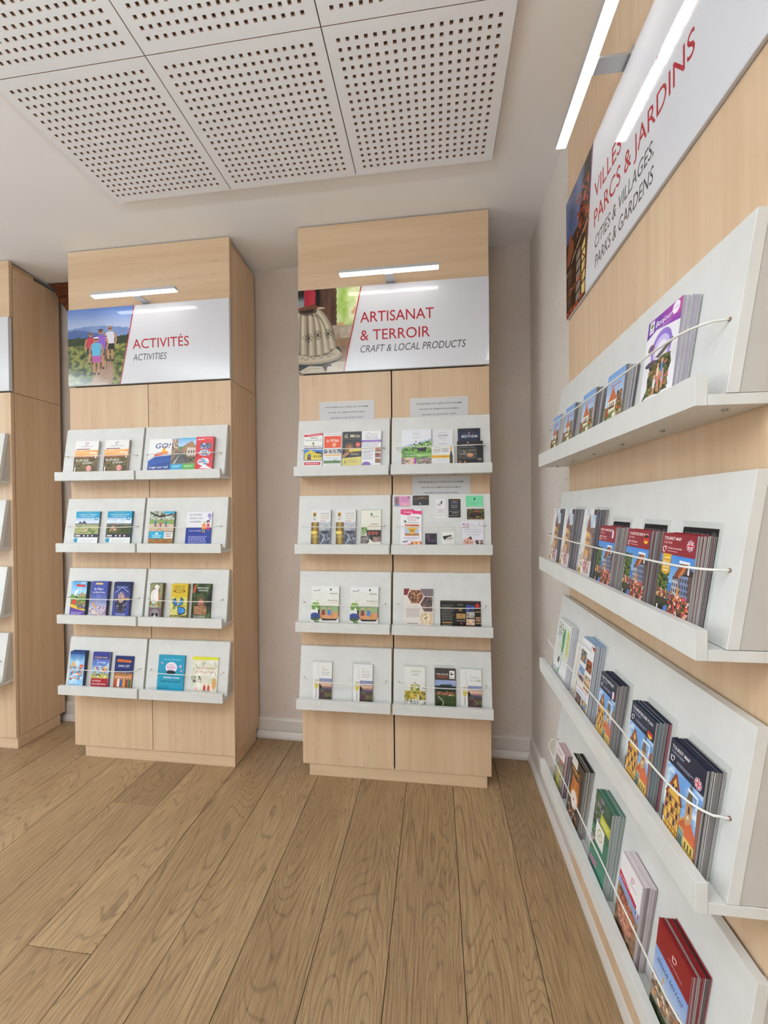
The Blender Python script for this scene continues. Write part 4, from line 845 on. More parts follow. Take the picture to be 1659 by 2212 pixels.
def dark(p):
    p.R(0, 0, 1, 1, '17130f'); p.R(0, .95, 1, 1, '4a3a30'); p.T('Centre', .5, .82, .05, 'c8c4bc', w=.14, al='c'); p.LN(.04, .22, .36, .86, 10, '77726c', .3); p.R(.05, .12, .3, .17, 'b08a4a'); p.LN(.05, .03, .3, .09, 2, 'a8a49c', .1); p.C(.5, .66, .045, '8a6a34'); p.R(.40, .30, .62, .50, 'b48a4c'); p.T('Cave', .51, .41, .05, '2a1c10', w=.1, al='c', b=1); p.T('à boudin', .51, .33, .05, '2a1c10', w=.16, al='c', b=1); p.LN(.40, .2, .62, .25, 1, 'b0a89c', 0); p.C(.52, .12, .025, 'b83a44')
    for y, pal in ((.60, ('2a3a8a', '4a5ab0', '17130f')), (.34, ('8a8a90', 'c8c0b4', '4a3a34')), (.06, ('c88a5a', 'e8d0b8', '7a3a2c'))): p.PH(.64, y, .85, y+.24, blot(pal, 4, 3, int(y*77)), 8, 6)
    for y in (.56, .34, .12): p.R(.87, y, 1, y+.04, 'b08a5a')
    p.C(.92, .82, .055, 'c02a30'); p.PH(.87, .2, .99, .32, blot(('5a3a2c', 'b08a70'), 3, 3, 2), 4, 4)
def vinland(t1, t2, t3, t4):
    def d(p):
        p.R(0, 0, 1, 1, 'e3e0dc'); p.L([(.3, .97), (.22, .9), (.32, .84), (.24, .76), (.33, .70), (.27, .6)], .01, '5a5654')
        if t1 == 'アルザス': p.T(t1, .46, .77, .05, '6a6460', w=.42); p.T(t2, .46, .69, .05, '5a4a44', w=.5)
        else: p.T(t1, .46, .86, .045, '8a7a50', w=.13, b=.8); p.T(t2, .46, .79, .045, 'a08a4a', w=.36, b=.8); p.T(t3, .46, .72, .035, '6a6460', w=.42, b=.4); p.T(t4, .46, .665, .035, '6a6460', w=.36, b=.4)
        f = blot(['3a2a34', '6a3a4a', '4a5a34', 'a87a5a'], 5, 5, 3, 2)
        p.PH(.34, .04, 1, .58, lambda u, v: lerp(hx('e8b890'), hx('7a86b0'), sst(.62, 1, v)) if v > .62 else (lerp(hx('4a4a68'), hx('a87a70'), sst(.5, .62, v)) if v > .48 else lerp(f(u, v), hx('2f4a24'), .4*u)), 14, 18); p.P([(.34, .3), (.34, .44), (.46, .4), (.5, .32)], '2a3018')
        p.P([(.10, .53), (.10, .40), (.16, .30), (.26, .30), (.32, .40), (.32, .53)], 'd8d4b8'); p.P([(.10, .43), (.16, .31), (.26, .31), (.32, .43)], 'd0b84a'); p.L([(.21, .30), (.205, .06)], .02, '8a8478'); p.E(.21, .53, .11, .015, 'b8a878', 12); p.L([(.2, .30), (.19, .1)], .012, '4a443c'); p.LN(.45, .01, .9, .03, 1, '5a5450', 0)
    return d
def vinr(p):
    p.R(0, 0, 1, 1, 'e0ded8'); p.T('VINRUTEN', .32, .86, .05, '8a9a3a', w=.44, b=1); p.T('I ALSACE', .38, .78, .045, '6a6864', w=.3); p.L([(.4, .66), (.5, .70), (.54, .6), (.4, .56)], .01, 'a8a49c'); p.L([(.45, .6), (.7, .5), (1, .44)], .03, '7a5a3a'); p.SP(.28, .36, .72, .54, ['8a9a34', 'b0b04a', '6a7a28', 'c8b85a'], 60, .05, 3)
    p.PH(0, .14, 1, .38, blot(['5a6a1c', 'b89a3a', 'd8c060', '3a3014'], 6, 4, 4, 2), 16, 8); p.L([(.66, .16), (.66, .28)], .05, 'e8e4e0'); p.L([(.75, .16), (.75, .27)], .05, '3a3a4a'); p.SP(0, 0, 1, .13, ['b8b0a0', 'e0dcd4', '8a5a3a', '5a6a3a'], 30, .06, 5); p.R(.38, .0, .62, .16, 'cfd4d0'); p.LN(.42, .03, .58, .13, 3, '5a7a6a', .2)
def wine(p):
    p.R(0, 0, 1, 1, '453a34'); p.T('THE ALSACE', .06, .83, .045, 'e4e0dc', w=.58, b=1); p.T('WINE ROUTE', .06, .76, .045, 'd85a34', w=.58, b=1); p.R(.70, .74, .95, .95, 'eceae6'); p.C(.82, .87, .07, '1c1a1a'); p.C(.84, .885, .035, 'eceae6'); p.LN(.73, .755, .92, .79, 1, '5a5450', 0)
    g = blot(['1c2a14', '2f4220', '46582c', '26341a'], 5, 7, 3, 2)
    p.PH(0, 0, 1, .70, lambda u, v: lerp(hx('6a84b8'), hx('b8b8d0'), fbm(u*3, v*6, 3)) if v > .78+.06*math.sin(u*3) else (lerp(hx('1c2420'), hx('2c3a34'), fbm(u*6, v*6, 2)) if v > .55 else g(u, v)), 14, 22); p.SP(.08, .30, .95, .40, ['b0583c', 'c87a5a', 'd8c0a8', '8a4434', '4a5a34'], 90, .035, 4); p.L([(.55, .35), (.56, .43)], .025, 'c89a80'); p.L([(.14, .28), (.3, .2), (.4, .12), (.33, 0)], .05, 'a8a090')
def qtown(p):
    p.G(0, 0, 1, 1, '6a9ad0', 'e4ecf0'); p.PH(0, .0, 1, .30, blot(['2a3a1a', '4a6a2a', 'd8c8a0', '6a7a3a', '8a3a24'], 6, 4, 3, 2), 18, 8); p.T('La', .36, .80, .07, 'b83a3c', w=.14, b=.6, it=1); p.T('Régionale', .25, .70, .07, 'b83a3c', w=.56, b=.6, it=1)
    p.P([(.2, .2), (.2, .42), (.24, .42), (.38, .68), (.42, .70), (.58, .42), (.62, .42), (.6, .2)], 'e8ddc8'); p.P([(.16, .42), (.36, .66), (.40, .72), (.44, .66), (.66, .42)], 'c8683a'); p.R(.24, .26, .56, .30, '4a3024')
    for x in (.28, .38, .48): p.R(x, .30, x+.05, .38, '3a2a24')
    p.SP(.64, .16, .96, .56, ['8a4a24', 'b8682c', '3f4a1c', '5a3a20'], 80, .05, 5); p.SP(0, .1, .24, .34, ['3f5a24', '5a7a30', 'a84030'], 40, .05, 6); p.R(.5, .06, .66, .14, 'ece6dc')
def bonjour(p):
    p.R(0, 0, 1, 1, 'e9e6ea'); p.P([(0, .78), (.3, .84), (1, .76), (1, 1), (0, 1)], '8a2fa0'); p.P([(0, .78), (.3, .84), (.5, .815), (.4, 1), (0, 1)], '6a2a98'); p.PH(.55, .84, 1, 1, lambda u, v: lerp(hx('8a2fa0'), hx('b83a98'), u), 4, 2); p.R(.06, .84, .20, .985, 'e6e2e8'); p.C(.13, .93, .045, '6a9a3a', 10); p.LN(.075, .86, .185, .89, 2, '4a4450', .1)
    p.T('Bonjour', .25, .875, .07, 'f6f0f6', w=.5, b=1.2, it=1); p.C(.84, .93, .10, 'f2eaf2'); p.P([(.78, .9), (.76, .86), (.84, .89)], 'f2eaf2'); p.T('visit', .84, .925, .022, 'a03aa0', w=.13, al='c', b=1); p.LN(.26, .825, .75, .85, 2, 'd8b0dc', .1)
    p.C(.52, .58, .31, '8a6ac0'); p.C(.52, .555, .25, 'c8b8e4'); p.C(.53, .53, .19, 'e9e4f0'); p.E(.20, .64, .10, .05, '7a5a50'); p.C(.2, .645, .05, '6a4a8a'); p.E(.24, .45, .18, .035, '4a3a5a', 18); p.P([(.36, .50), (.85, .62), (.88, .57), (.5, .47)], '5a5048')
    g = blot(['34461c', '5a6a2a', '6a4a34', '8a7a4a', '2a3418'], 6, 8, 3, 2)
    p.P([(.18, .28), (.3, .44), (.62, .48), (.82, .46), (.88, .34), (.8, .2), (.86, .1), (.6, .04), (.3, .08), (.06, .03), (.2, .16)], '4f5a28'); p.SP(.2, .06, .84, .46, ['34461c', '5a6a2a', '7a5a3a', '2a3418', '8a8a4a', 'b06a50'], 150, .045, 5)
    for x, y, c in ((.42, .14, 'e0dcea'), (.55, .16, 'd86a5a'), (.66, .17, 'c8a0c8'), (.5, .26, 'e8c8a8'), (.62, .29, '5a80b8')): p.L([(x, y), (x, y+.10)], .07, c); p.C(x, y+.125, .035, 'd8a080', 10); p.L([(x-.015, y), (x-.02, y-.08)], .03, 'c89070'); p.L([(x+.02, y), (x+.025, y-.08)], .03, 'c89070')
def tower(p):
    p.R(0, 0, 1, 1, 'e2dcd8'); p.PH(.05, .55, 1, 1, lambda u, v: lerp(hx('e2dcd8'), hx('7aa0c8'), sst(.3, .8, fbm(u*3, v*4, 3))*sst(.0, .5, u)), 12, 12); p.P([(.34, .70), (.52, .95), (.72, .66)], '8a5a48'); p.P([(.52, .95), (.60, .80), (.72, .66)], '5a3a3a'); p.P([(.38, .36), (.38, .69), (.70, .66), (.68, .34)], 'dca85a'); p.P([(.30, .30), (.36, .46), (.5, .5), (.5, .3)], 'c89a68')
    for x, y in ((.45, .56), (.58, .55), (.45, .44), (.58, .43)): p.R(x, y, x+.07, y+.06, '5a3f34')
    p.L([(.38, .58), (.70, .56)], .02, '6a4434'); p.L([(.05, .30), (.3, .40), (.2, .2), (.1, .05)], .05, 'b0a4b0'); p.L([(.0, .5), (.2, .36), (.5, .28), (.9, .36)], .014, '8a6a5a'); p.PH(.45, .12, .9, .34, blot(['d8c8b8', 'a87a6a', 'b89aa8', 'e8dcc8'], 4, 4, 4), 10, 8); p.C(.5, .22, .12, '9a4a5a'); p.C(.5, .22, .07, 'd8b0a0'); p.SP(.0, .12, .3, .35, ['7a8a5a', 'a0705a', 'c8a890'], 20, .05, 2)
    p.PH(.68, .3, 1, .75, blot(['6a4a44', 'b89a84', '4a3434', 'd8c8b8'], 4, 6, 8), 8, 10); p.E(.96, .97, .16, .05, '4a3040'); p.R(.03, .10, .22, .18, 'dca01c'); p.C(.125, .14, .05, '3a2c10', 10); p.LN(.1, .04, .55, .07, 1, '6a6060', 0)
def colmar(t1, fl, best):
    def d(p):
        p.R(0, 0, 1, 1, '3a78c8'); p.G(0, .45, 1, .76, '3c80cc', '86b4e0'); g = blot(['141a0c', '2f4016', '4f6424', '6a7a30'], 6, 8, 3, 2)
        p.PH(0, .36, .30, .66, lambda u, v: g(u, v), 10, 12); p.SP(0, .34, .34, .68, ['1c2a10', '3c5420', '587030', '6a7c34'], 110, .04, 7)
        p.P([(.42, .40), (.50, .56), (.66, .70), (.80, .70), (1, .62), (1, .2), (.5, .22)], '5f4c48'); p.P([(.44, .48), (.52, .57), (.66, .70), (.78, .70), (.62, .55)], '8a4a2c'); p.P([(.60, .53), (.76, .68), (.82, .68), (.68, .52)], 'd87a34')
        p.P([(.44, .34), (.44, .50), (.62, .52), (.64, .32)], 'b8b8c0'); p.P([(.64, .32), (.66, .56), (.88, .60), (.92, .30)], '7a88ac'); p.P([(.60, .30), (.60, .42), (.70, .43), (.70, .28)], 'c88a5a'); p.P([(.66, .55), (.9, .62), (1, .62), (1, .57)], '3a2a28')
        for x in (.46, .52, .58, .68, .75, .82, .88):
            for y in (.36, .42, .49): p.R(x, y, x+.028, y+.04, '34343c'); 
            p.L([(x-.01, .33), (x-.01, .54)], .006, '4a3430')
        p.P([(0, .34), (.30, .36), (.34, .32), (.0, .30)], 'c8b88c'); p.P([(0, .32), (0, .25), (.30, .24), (.36, .31)], 'd8c898'); p.E(.17, .265, .11, .035, '2a2418', 14)
        p.PH(0, 0, 1, .26, blot(['14140e', '2a2c18', '3a3a22', '4a3028'], 6, 5, 4, 2), 16, 10); p.P([(.22, .0), (.28, .17), (.38, .20), (.46, .0)], '4a74b8'); p.P([(.3, .05), (.33, .16), (.37, .12), (.38, .03)], '7aa0d8')
        p.SP(.0, .26, .5, .36, ['b83a4a', 'd8b858', '3a5a2a', 'd8c8a8', '7a2a34', '4a6a30'], 90, .03, 3); p.SP(.4, .06, 1, .34, ['b82c40', 'd8445a', '3f5a24', 'c87a3a', '8a5a44', 'e8c0b0', '2a2418', '6a4a38'], 220, .035, 5)
        p.L([(.42, .28), (.6, .14), (.95, .02)], .02, '3a2418'); p.C(.66, .09, .06, 'e04a3a'); p.C(.12, .05, .04, 'c82a5a'); p.R(.06, .0, .10, .17, 'f0eee8')
        p.R(0, .76, 1, 1, '8c1c28'); p.T(t1, .06, .925, .036, 'f6eeec', w=.06*len(t1)*.78, b=1.6); p.T({'PLAN TOURISTIQUE': 'DE COLMAR', 'TOURISTISCHER PLAN': 'VON COLMAR'}.get(t1, 'COLMAR'), .06, .88, .026, 'eed0d0', w=.26)
        logo(p, .10, .815, .045, 'f4eeec'); p.T('Colmar', .2, .825, .026, 'f4eeec', w=.28, b=1) if not best else p.T('L\'Alsace essentielle', .2, .825, .02, 'f4eeec', w=.42, b=.6); p.LN(.2, .79, .5, .81, 1, 'd8a0a4', 0); flag(p, .84, .885, .10, fl)
        p.L([(.60, .70), (.88, .70), (.88, .58)], .05, 'eef0f4')
        if best: p.R(.08, .58, .34, .765, 'dca61c'); p.E(.21, .58, .13, .05, 'dca61c', 14, 180, 360); p.T('BEST', .21, .655, .03, 'f8f0dc', w=.19, al='c'); p.T('2018', .21, .60, .03, 'f8f0dc', w=.19, al='c'); p.R(.13, .57, .29, .582, 'f4ecd8'); p.LN(.14, .71, .3, .73, 1, 'f4ecd8', 0)
    return d
def citymap(p):
    p.R(0, 0, 1, 1, 'e4e4e0'); p.PH(.1, .30, .9, .95, blot(['e4e4e0', 'dcdfd8', 'd4dcc8', 'dce0e4'], 5, 5, 3), 10, 12); p.P([(.5, .50), (.46, .75), (.56, .92), (.68, .86), (.66, .66), (.6, .5)], '4f9a68'); p.P([(.78, .50), (.78, .92), (.97, .90), (.97, .48)], 'd4d888'); p.LN(.8, .54, .95, .88, 9, '9aa064', .1); p.L([(.02, .16), (.2, .18), (.4, .10), (.55, .3), (.58, .5)], .025, '4a90c8')
    for i in range(16): r = random.Random(i); x, y = r.uniform(.05, .7), r.uniform(.05, .95); p.L([(x, y), (x+r.uniform(-.25, .25), y+r.uniform(-.15, .15))], .008, r.choice(('8a8a8a', 'b0b4b4', '6a7a9a')))
    p.SP(.1, .72, .5, .96, ['34343a', '6a6a70', '4a6a4a', '8a5a4a'], 50, .025, 4); p.P([(.28, .3), (.36, .42), (.44, .38), (.40, .28)], '6a5a54'); p.L([(.46, .34), (.5, .44), (.44, .5)], .02, '5a8a4a'); p.C(.42, .18, .06, '6aa06a'); p.C(.30, .4, .02, 'c84a3a', 8)
def strasb(p):
    p.R(0, 0, 1, 1, 'e0dbd2'); p.T('strasbourg', .30, .10, .045, '8a8078', w=.84, rot=math.pi/2); p.PH(.45, .1, 1, 1, blot(['4a7ac0', 'c88a3c', '6a4a2c', 'e0b860', '3a5a2a'], 4, 7, 4, 2), 10, 18); p.SP(.45, .3, 1, .8, ['c8502c', '7a4a28', 'dcb050', '3a2a24'], 50, .08, 3)
def bato(p):
    p.R(0, 0, 1, 1, 'e6e4e2'); p.T('BATORAMA', .08, .885, .045, '8a8aa0', w=.7); flag(p, .82, .955, .07, 'fr'); flag(p, .94, .95, .07, 'de')
    f = [(('8ab0d8', '3a3a40', 'c89a58'), 0, .68), (('5a3020', 'c86a34', '2a1c1c'), 1, .62), (('4a78c0', '9ab8e0', '5a5a60'), 0, .52), (('c8904a', 'e0d0c0', '6a4a30'), 1, .47), (('3a3040', '8a6a5a', 'b0b0b8'), 0, .40), (('8a5a34', 'd8a060', '3a2a28'), 1, .37), (('6a4040', '3a2a2c', 'b08a70'), 0, .06), (('3c70b8', 'c8a058', '4a3430'), 1, .06)]
    for pal, c, y in f: hh = .16 if y > .55 else (.10 if y > .3 else .18); p.PH(.04+.48*c, y, .48+.48*c, y+hh, blot(pal, 4, 4, int(y*90)+c, 2.2), 9, 9)
    p.R(0, .245, 1, .365, 'e6e4e2'); p.T('STRASBOURG', .05, .315, .045, 'b03a78', w=.88, b=.6); p.T('#HAPPYVISIT', .05, .25, .045, '4a80b8', w=.86, b=.6)
def turck(t1, fl):
    def d(p):
        p.G(0, .3, 1, .80, '6a9cd0', 'c8dcec'); p.PH(0, .3, 1, .78, lambda u, v: lerp(hx('6a9cd4'), hx('e8eef2'), sst(.4, .7, fbm(u*3, v*4, 4))), 12, 12)
        p.PH(0, 0, 1, .2, blot(['2a1c14', '5a3424', 'a85a34', '3a3a24'], 5, 4, 2, 2), 12, 6)
        p.P([(.04, .12), (.04, .46), (.12, .50), (.24, .68), (.30, .68), (.48, .48), (.50, .12)], 'dcae4e'); p.P([(.02, .46), (.25, .71), (.30, .71), (.53, .46), (.48, .45), (.275, .67), (.07, .45)], '8a4426')
        for y in (.47, .38, .29, .20): p.L([(.04, y), (.5, y-.01)], .018, '6a3018')
        for x in (.06, .15, .24, .33, .42, .49): p.L([(x, .14), (x, min(.46, .68-abs(x-.27)*1.1))], .014, '7a3a1c')
        for x, y in ((.08, .40), (.17, .40), (.35, .40), (.20, .54), (.30, .54), (.08, .31), (.26, .31), (.4, .3), (.16, .22), (.34, .22)): p.R(x, y, x+.05, y+.055, '34304a'); p.R(x-.015, y, x, y+.05, 'a8402c')
        p.P([(.5, .14), (.5, .36), (.62, .42), (.62, .60), (.70, .78), (.78, .60), (.80, .42), (.80, .14)], 'c09468'); p.P([(.61, .57), (.70, .80), (.79, .57)], '6a5c48'); p.R(.68, .48, .73, .55, '4a3a30'); p.C(.70, .44, .03, 'e8dcc0', 10)
        p.P([(.46, .30), (.62, .40), (.72, .30)], 'b85a34'); p.P([(.50, .10), (.50, .28), (.64, .27), (.64, .08)], '6f8f86'); p.P([(.64, .34), (.80, .42), (.98, .30), (.98, .24), (.66, .25)], 'c8623a'); p.P([(.66, .08), (.66, .25), (.96, .24), (.96, .04)], 'd8b858')
        for x in (.53, .58, .70, .78, .86): p.R(x, .16, x+.035, .22, '4a4440')
        p.P([(.96, .0), (.90, .60), (1, .66), (1, 0)], '8a5a4a'); p.SP(0, 0, 1, .14, ['2a2018', 'a8502c', '4a5a2c', 'c87a4a', '1c1816'], 110, .04, 6); p.R(.04, .08, .08, .20, 'e8e6e0')
        p.R(0, .755, 1, 1, '1c2036'); p.T(t1, .06, .92, .036, 'eceaf0', w=.06*len(t1)*.78, b=1.6); p.T({'PLAN TOURISTIQUE': 'DE TURCKHEIM', 'TOURISTISCHER PLAN': 'VON TURCKHEIM'}.get(t1, 'TURCKHEIM'), .06, .875, .026, 'aab0c8', w=.36); logo(p, .11, .82, .045, 'eceaf0'); p.LN(.24, .80, .72, .835, 2, '9aa0b8', .2); flag(p, .84, .82, .10, fl); p.L([(.62, .69), (.88, .69), (.88, .58)], .05, 'e8eef2')
    return d
def rb1(p):
    p.PH(0, 0, 1, 1, blot(['3a3440', '8a7a5a', 'b8a080', '5a6a4a', '9aa0b8'], 4, 5, 2, 2), 14, 18); p.R(0, .74, 1, 1, 'e0d4d4'); p.P([(.0, .74), (1, .80), (1, .74)], 'b03a4a'); p.LN(.1, .85, .7, .93, 2, 'a85a68', .2); p.P([(.3, .05), (.3, .40), (.6, .46), (.7, .1)], 'a8a048'); p.C(.46, .48, .1, 'd0b0a0')
def tiger(p):
    p.PH(0, 0, 1, 1, blot(['1c1412', '3a2a20', '6a4a30'], 4, 5, 2), 10, 14); p.R(.0, .86, .5, 1, 'd8d0c8'); p.T('PARC', .12, .78, .06, 'e0a028', w=.6, b=2); p.E(.5, .50, .36, .22, 'c8742c'); p.E(.5, .42, .26, .13, 'e8dcd0'); p.E(.3, .68, .1, .06, 'b0602a'); p.E(.7, .68, .1, .06, 'b0602a')
    for a in range(-4, 5):
        if a: p.L([(.5+a*.075, .68-abs(a)*.02), (.5+a*.10, .52)], .02, '1c1210'); p.L([(.5+a*.085, .38), (.5+a*.095, .30)], .018, '1c1210')
    p.C(.38, .55, .035, 'd8b03a', 10); p.C(.62, .55, .035, 'd8b03a', 10); p.P([(.44, .44), (.56, .44), (.5, .39)], 'b0605a'); p.SP(.1, 0, .9, .26, ['c8742c', 'e8dcd0', '1c1210', '8a5a34', '4a5a68'], 60, .06, 5)
def greenbk(p):
    p.R(0, 0, 1, 1, '3f7a64'); p.PH(0, .6, 1, 1, blot(['1c2a24', '3a5a44', '4a6a50'], 4, 4, 2), 10, 8); p.SP(0, .62, .6, 1, ['5a7a44', '8a5a7a', '2a3a2c', 'a08ab0', '3a5a3a'], 70, .05, 4); p.R(.42, .70, 1, .82, 'b8b83a'); p.LN(.5, .73, .92, .79, 2, 'e4e4b0', .2); p.R(.22, .44, .74, .68, 'e6e4e0'); p.C(.5, .57, .15, 'b0a84a'); p.C(.5, .57, .12, 'e6e4e0'); p.T('A', .5, .545, .055, '4a6a3a', al='c', b=1); p.SP(0, .3, .25, .55, ['d8a0c0', '5a8a5a', '2f4a34'], 40, .05, 5)
    for y in (.17, .21): p.P([(.08, y-.02), (.5, y), (.5, y+.02), (.08, y)], 'd85a90')
    p.LN(.55, .08, .95, .12, 1, '8ab8a4', 0)
    for x in (.2, .4, .6, .8): p.L([(x, 0), (x, .45)], .006, '2f6450')
def redcov(p):
    p.R(0, 0, 1, 1, 'e8e2e2'); p.PH(0, 0, 1, .62, blot(['2a1c14', '6a4a34', '8a6a4c', 'b08a68', '3a3020'], 4, 5, 3, 2), 16, 16); p.E(.46, .40, .42, .20, 'a86a50'); p.SP(.08, .24, .84, .58, ['c88a70', '8a4a38', 'b0684c', '6a3a2c', 'd8a48a'], 150, .05, 6); p.P([(.0, .62), (1, .54), (1, .66), (0, .70)], '8aa0c8'); p.P([(0, .78), (.85, .70), (.85, .65), (0, .70)], 'c02040'); p.LN(.05, .71, .7, .74, 1, 'f0c8d0', 0); logo(p, .6, .88, .05, 'c02040'); p.LN(.48, .80, .8, .83, 1, 'b08a90', 0); flag(p, .9, .62, .06, 'fr')
def redcov2(p):
    p.R(0, 0, 1, 1, '8ab0dc'); p.G(0, .4, 1, .72, '7a9cd0', 'b8c8e0'); p.R(0, .72, 1, 1, '8a1c20'); logo(p, .55, .86, .05, 'e8d0c8'); p.LN(.38, .78, .8, .80, 1, 'd0a0a0', 0); p.T('alsace terroir', .1, .60, .07, '24407c', w=.8, b=.4, it=1); g = blot(['10180c', '2a3a1c', '46582a', '5a4a30'], 5, 6, 4, 2); p.PH(0, 0, 1, .36, g, 14, 12)
    p.P([(0, .3), (.3, .46), (.52, .40), (.8, .50), (1, .40), (1, .25), (0, .2)], '8a7a68'); p.SP(0, .22, 1, .46, ['c88a54', '8a5a40', 'd8c0a0', '5a4a3c', 'a86a48', '4a5a34'], 120, .045, 7); p.L([(.28, .44), (.34, .56)], .03, 'c8a060'); p.SP(0, 0, .6, .2, ['1c2a14', '3a4a20', '22301a'], 60, .06, 3)

# ================================================================ stacks of brochures
def body_mesh(w, t, h, front, side, topc):
    m = MB(); m.box(-w/2, -t, 0, w/2, 0, h, 0, [side, topc, front, side, front, side])
    if t > .0012:      # page block between the covers on the right-hand cut edge
        pg = lerp(side, (.72, .70, .68), .55)
        for a, b, c in ((.06, .4, pg), (.47, .94, lerp(pg, side, .5))): m.face([(w/2+.00008, -t*b, .0004), (w/2+.00008, -t*a, .0004), (w/2+.00008, -t*a, h-.0004), (w/2+.00008, -t*b, h-.0004)], 0, c)
    return m.mesh('body', MATT)
def stack(key, row, x, w, h, t, n, art, front, sides, label, short, kind='brochure', fan=None, noun=None, d0=0.):
    sh = SH[key, row]; t = min(t, .0246); bt = t/n; rr = random.Random(label)
    if fan is None: fan = min(.05, t*1.3)
    me = None; grp = 'copies of '+short
    for i in range(n):
        last = i == n-1
        hh = h if last else h*(1+rr.uniform(-.006, .006))
        c = rr.choice(sides); b = rr.uniform(-.05, .05); c = tuple(max(0, min(1, q+b)) for q in hx(c))
        o = link(noun or kind, body_mesh(w, bt*.985, hh, hx(front), c, hx(front) if rr.random() < .75 else c))
        jit = 0 if last else rr.uniform(-.001, .0009)
        put(o, sh, x+jit, .0683+(d0+i*bt)/math.cos(LEAN), .0178+bt*.18, LEAN-fan*(i/max(1, n-1)) if n > 1 else LEAN)
        if last:
            tag(o, label, kind, grp if n > 1 else None)
            v0 = {0: .036, 1: .008, 2: 0, 3: 0}[row] if key == 'R' else max(.010, .031+.0175*(sh['z']-1.40))   # plain strip at the foot, behind the lip
            p = Print(w, h-v0, 0, front); art(p); p.build('cover_print', PAPER, o, loc=(0, -bt*.985-.0001, v0))
        else: tag(o, 'copy stacked behind the '+short, kind, grp)
WP = ['d8d4d0', 'b8b0a8', 'e4e0dc']; DK = ['3a3640', '6a6468', '22222a', 'a8a4a4']; GY = ['9a968f', '77726e', 'b8b4ae', '5a5652']
A = lambda *a, **k: stack(*a, **k)
AC = 'activities cabinet'
A('L0', 0, -.090, .146, .212, .012, 5, suivez, 'e8e5e0', WP, 'left of two orange vineyard sunset booklets, top row of activities cabinet', 'left orange vineyard sunset booklet of the activities cabinet', 'booklet')
A('L0', 0, .098, .148, .212, .012, 6, suivez, 'e8e5e0', ['d8d4d0', 'a87a6a', 'e4e0dc'], 'right of two orange vineyard sunset booklets, top row of activities cabinet', 'right orange vineyard sunset booklet of the activities cabinet', 'booklet')
A('L1', 0, -.142, .139, .212, .003, 1, goluge, 'e8e6e4', WP, 'white and blue flyer with big letters GO! in activities cabinet', 'white and blue GO! flyer', 'flyer')
A('L1', 0, .000, .148, .213, .004, 1, village, '8a9a80', WP, 'flyer with village street photo between GO! flyer and red booklet', 'village street flyer', 'flyer')
A('L1', 0, .130, .100, .214, .016, 8, esf, 'd2202c', ['d8404a', 'e0d8d8', 'b8a8a8', '8a2a34'], 'red ski school booklet at the right end of the top activities shelf', 'red ski school booklet', 'booklet')
A('L0', 1, -.096, .150, .209, .008, 4, blue(1), '2296bc', DK, 'blue-topped hiking booklet with pale meadow photo, second row activities cabinet', 'blue-topped meadow hiking booklet', 'booklet')
A('L0', 1, .106, .152, .209, .010, 4, blue(0), '2296bc', ['22222a', 'd8d4d0', '2a5a6a'], 'blue-topped hiking booklet with walkers on brown path, second row activities cabinet', 'blue-topped booklet with path walkers', 'booklet')
A('L1', 1, -.133, .148, .207, .010, 5, walk, '6d6c5c', ['3a4a44', '9a9a90', '2a2a2a'], 'booklet with three children running on sandy path, second row activities cabinet', 'booklet with three running children', 'booklet')
A('L1', 1, .084, .150, .203, .003, 2, avent, 'e4e2e6', WP, 'white and dark blue booklet with two cartoon children, second row activities cabinet', 'white and dark blue cartoon booklet', 'booklet')
A('L0', 2, -.143, .096, .211, .020, 5, z1, '2c5a8c', ['17202c', '24384c', '3a3a44'], 'leaflet with stork over meadow and purple yellow bottom, third row', 'stork park leaflet', 'leaflet')
A('L0', 2, -.016, .104, .212, .020, 5, z2, '3c4a9c', ['2a3060', '3c3c54', '1c2040'], 'violet blue night sky leaflet between stork and dark blue mask leaflets', 'violet blue night sky leaflet', 'leaflet')
A('L0', 2, .121, .102, .210, .015, 5, z3, '1c2454', ['24306a', '17193a', '3a4270'], 'dark blue leaflet with sculpted animal mask, third row activities cabinet', 'dark blue animal mask leaflet', 'leaflet')
A('L1', 2, -.165, .076, .208, .020, 6, pelican, '4a4a38', ['2c2a1c', 'b8743a', '17130f', '8a6a3a'], 'narrow leaflet with white pelican and raccoon, third row activities cabinet', 'white pelican leaflet', 'leaflet')
A('L1', 2, -.027, .097, .207, .018, 6, butterfly, 'd0b030', ['8a7a1c', 'b09a2a', '4a4414'], 'yellow leaflet with big blue butterfly', 'yellow blue-butterfly leaflet', 'leaflet')
A('L1', 2, .097, .108, .208, .010, 4, monkey, '121410', ['17130f', '2a2c1c'], 'dark green leaflet with monkey face', 'dark green monkey leaflet', 'leaflet')
A('L0', 3, -.161, .094, .211, .020, 5, p1, '24407c', ['17202c', '22304a', '3a4458'], 'icy blue water park leaflet, bottom row of activities cabinet', 'icy blue water park leaflet', 'leaflet')
A('L0', 3, -.019, .106, .208, .012, 4, p2, '3a3c8c', ['22306a', '3a4a7a', 'b0b4c8'], 'theme park leaflet with red band UN VOYAGE MILLE ÉMOTIONS', 'theme park leaflet with red band', 'leaflet')
A('L0', 3, .118, .114, .190, .004, 2, p3, '2a3a7c', ['17204a', '2a3a6a'], 'dark blue leaflet reading DANS L\'EST with cheering people', 'dark blue DANS L\'EST leaflet', 'leaflet')
A('L1', 3, -.090, .158, .205, .006, 3, golf, '2a96b4', ['1c7a98', '2a8aa8'], 'turquoise golf flyer with big white ball, bottom row activities cabinet', 'turquoise golf flyer', 'flyer')
A('L1', 3, .108, .152, .203, .003, 1, till, 'efece4', WP, 'cream fairy tale flyer with yellow top, bottom row activities cabinet', 'cream fairy tale flyer', 'flyer')
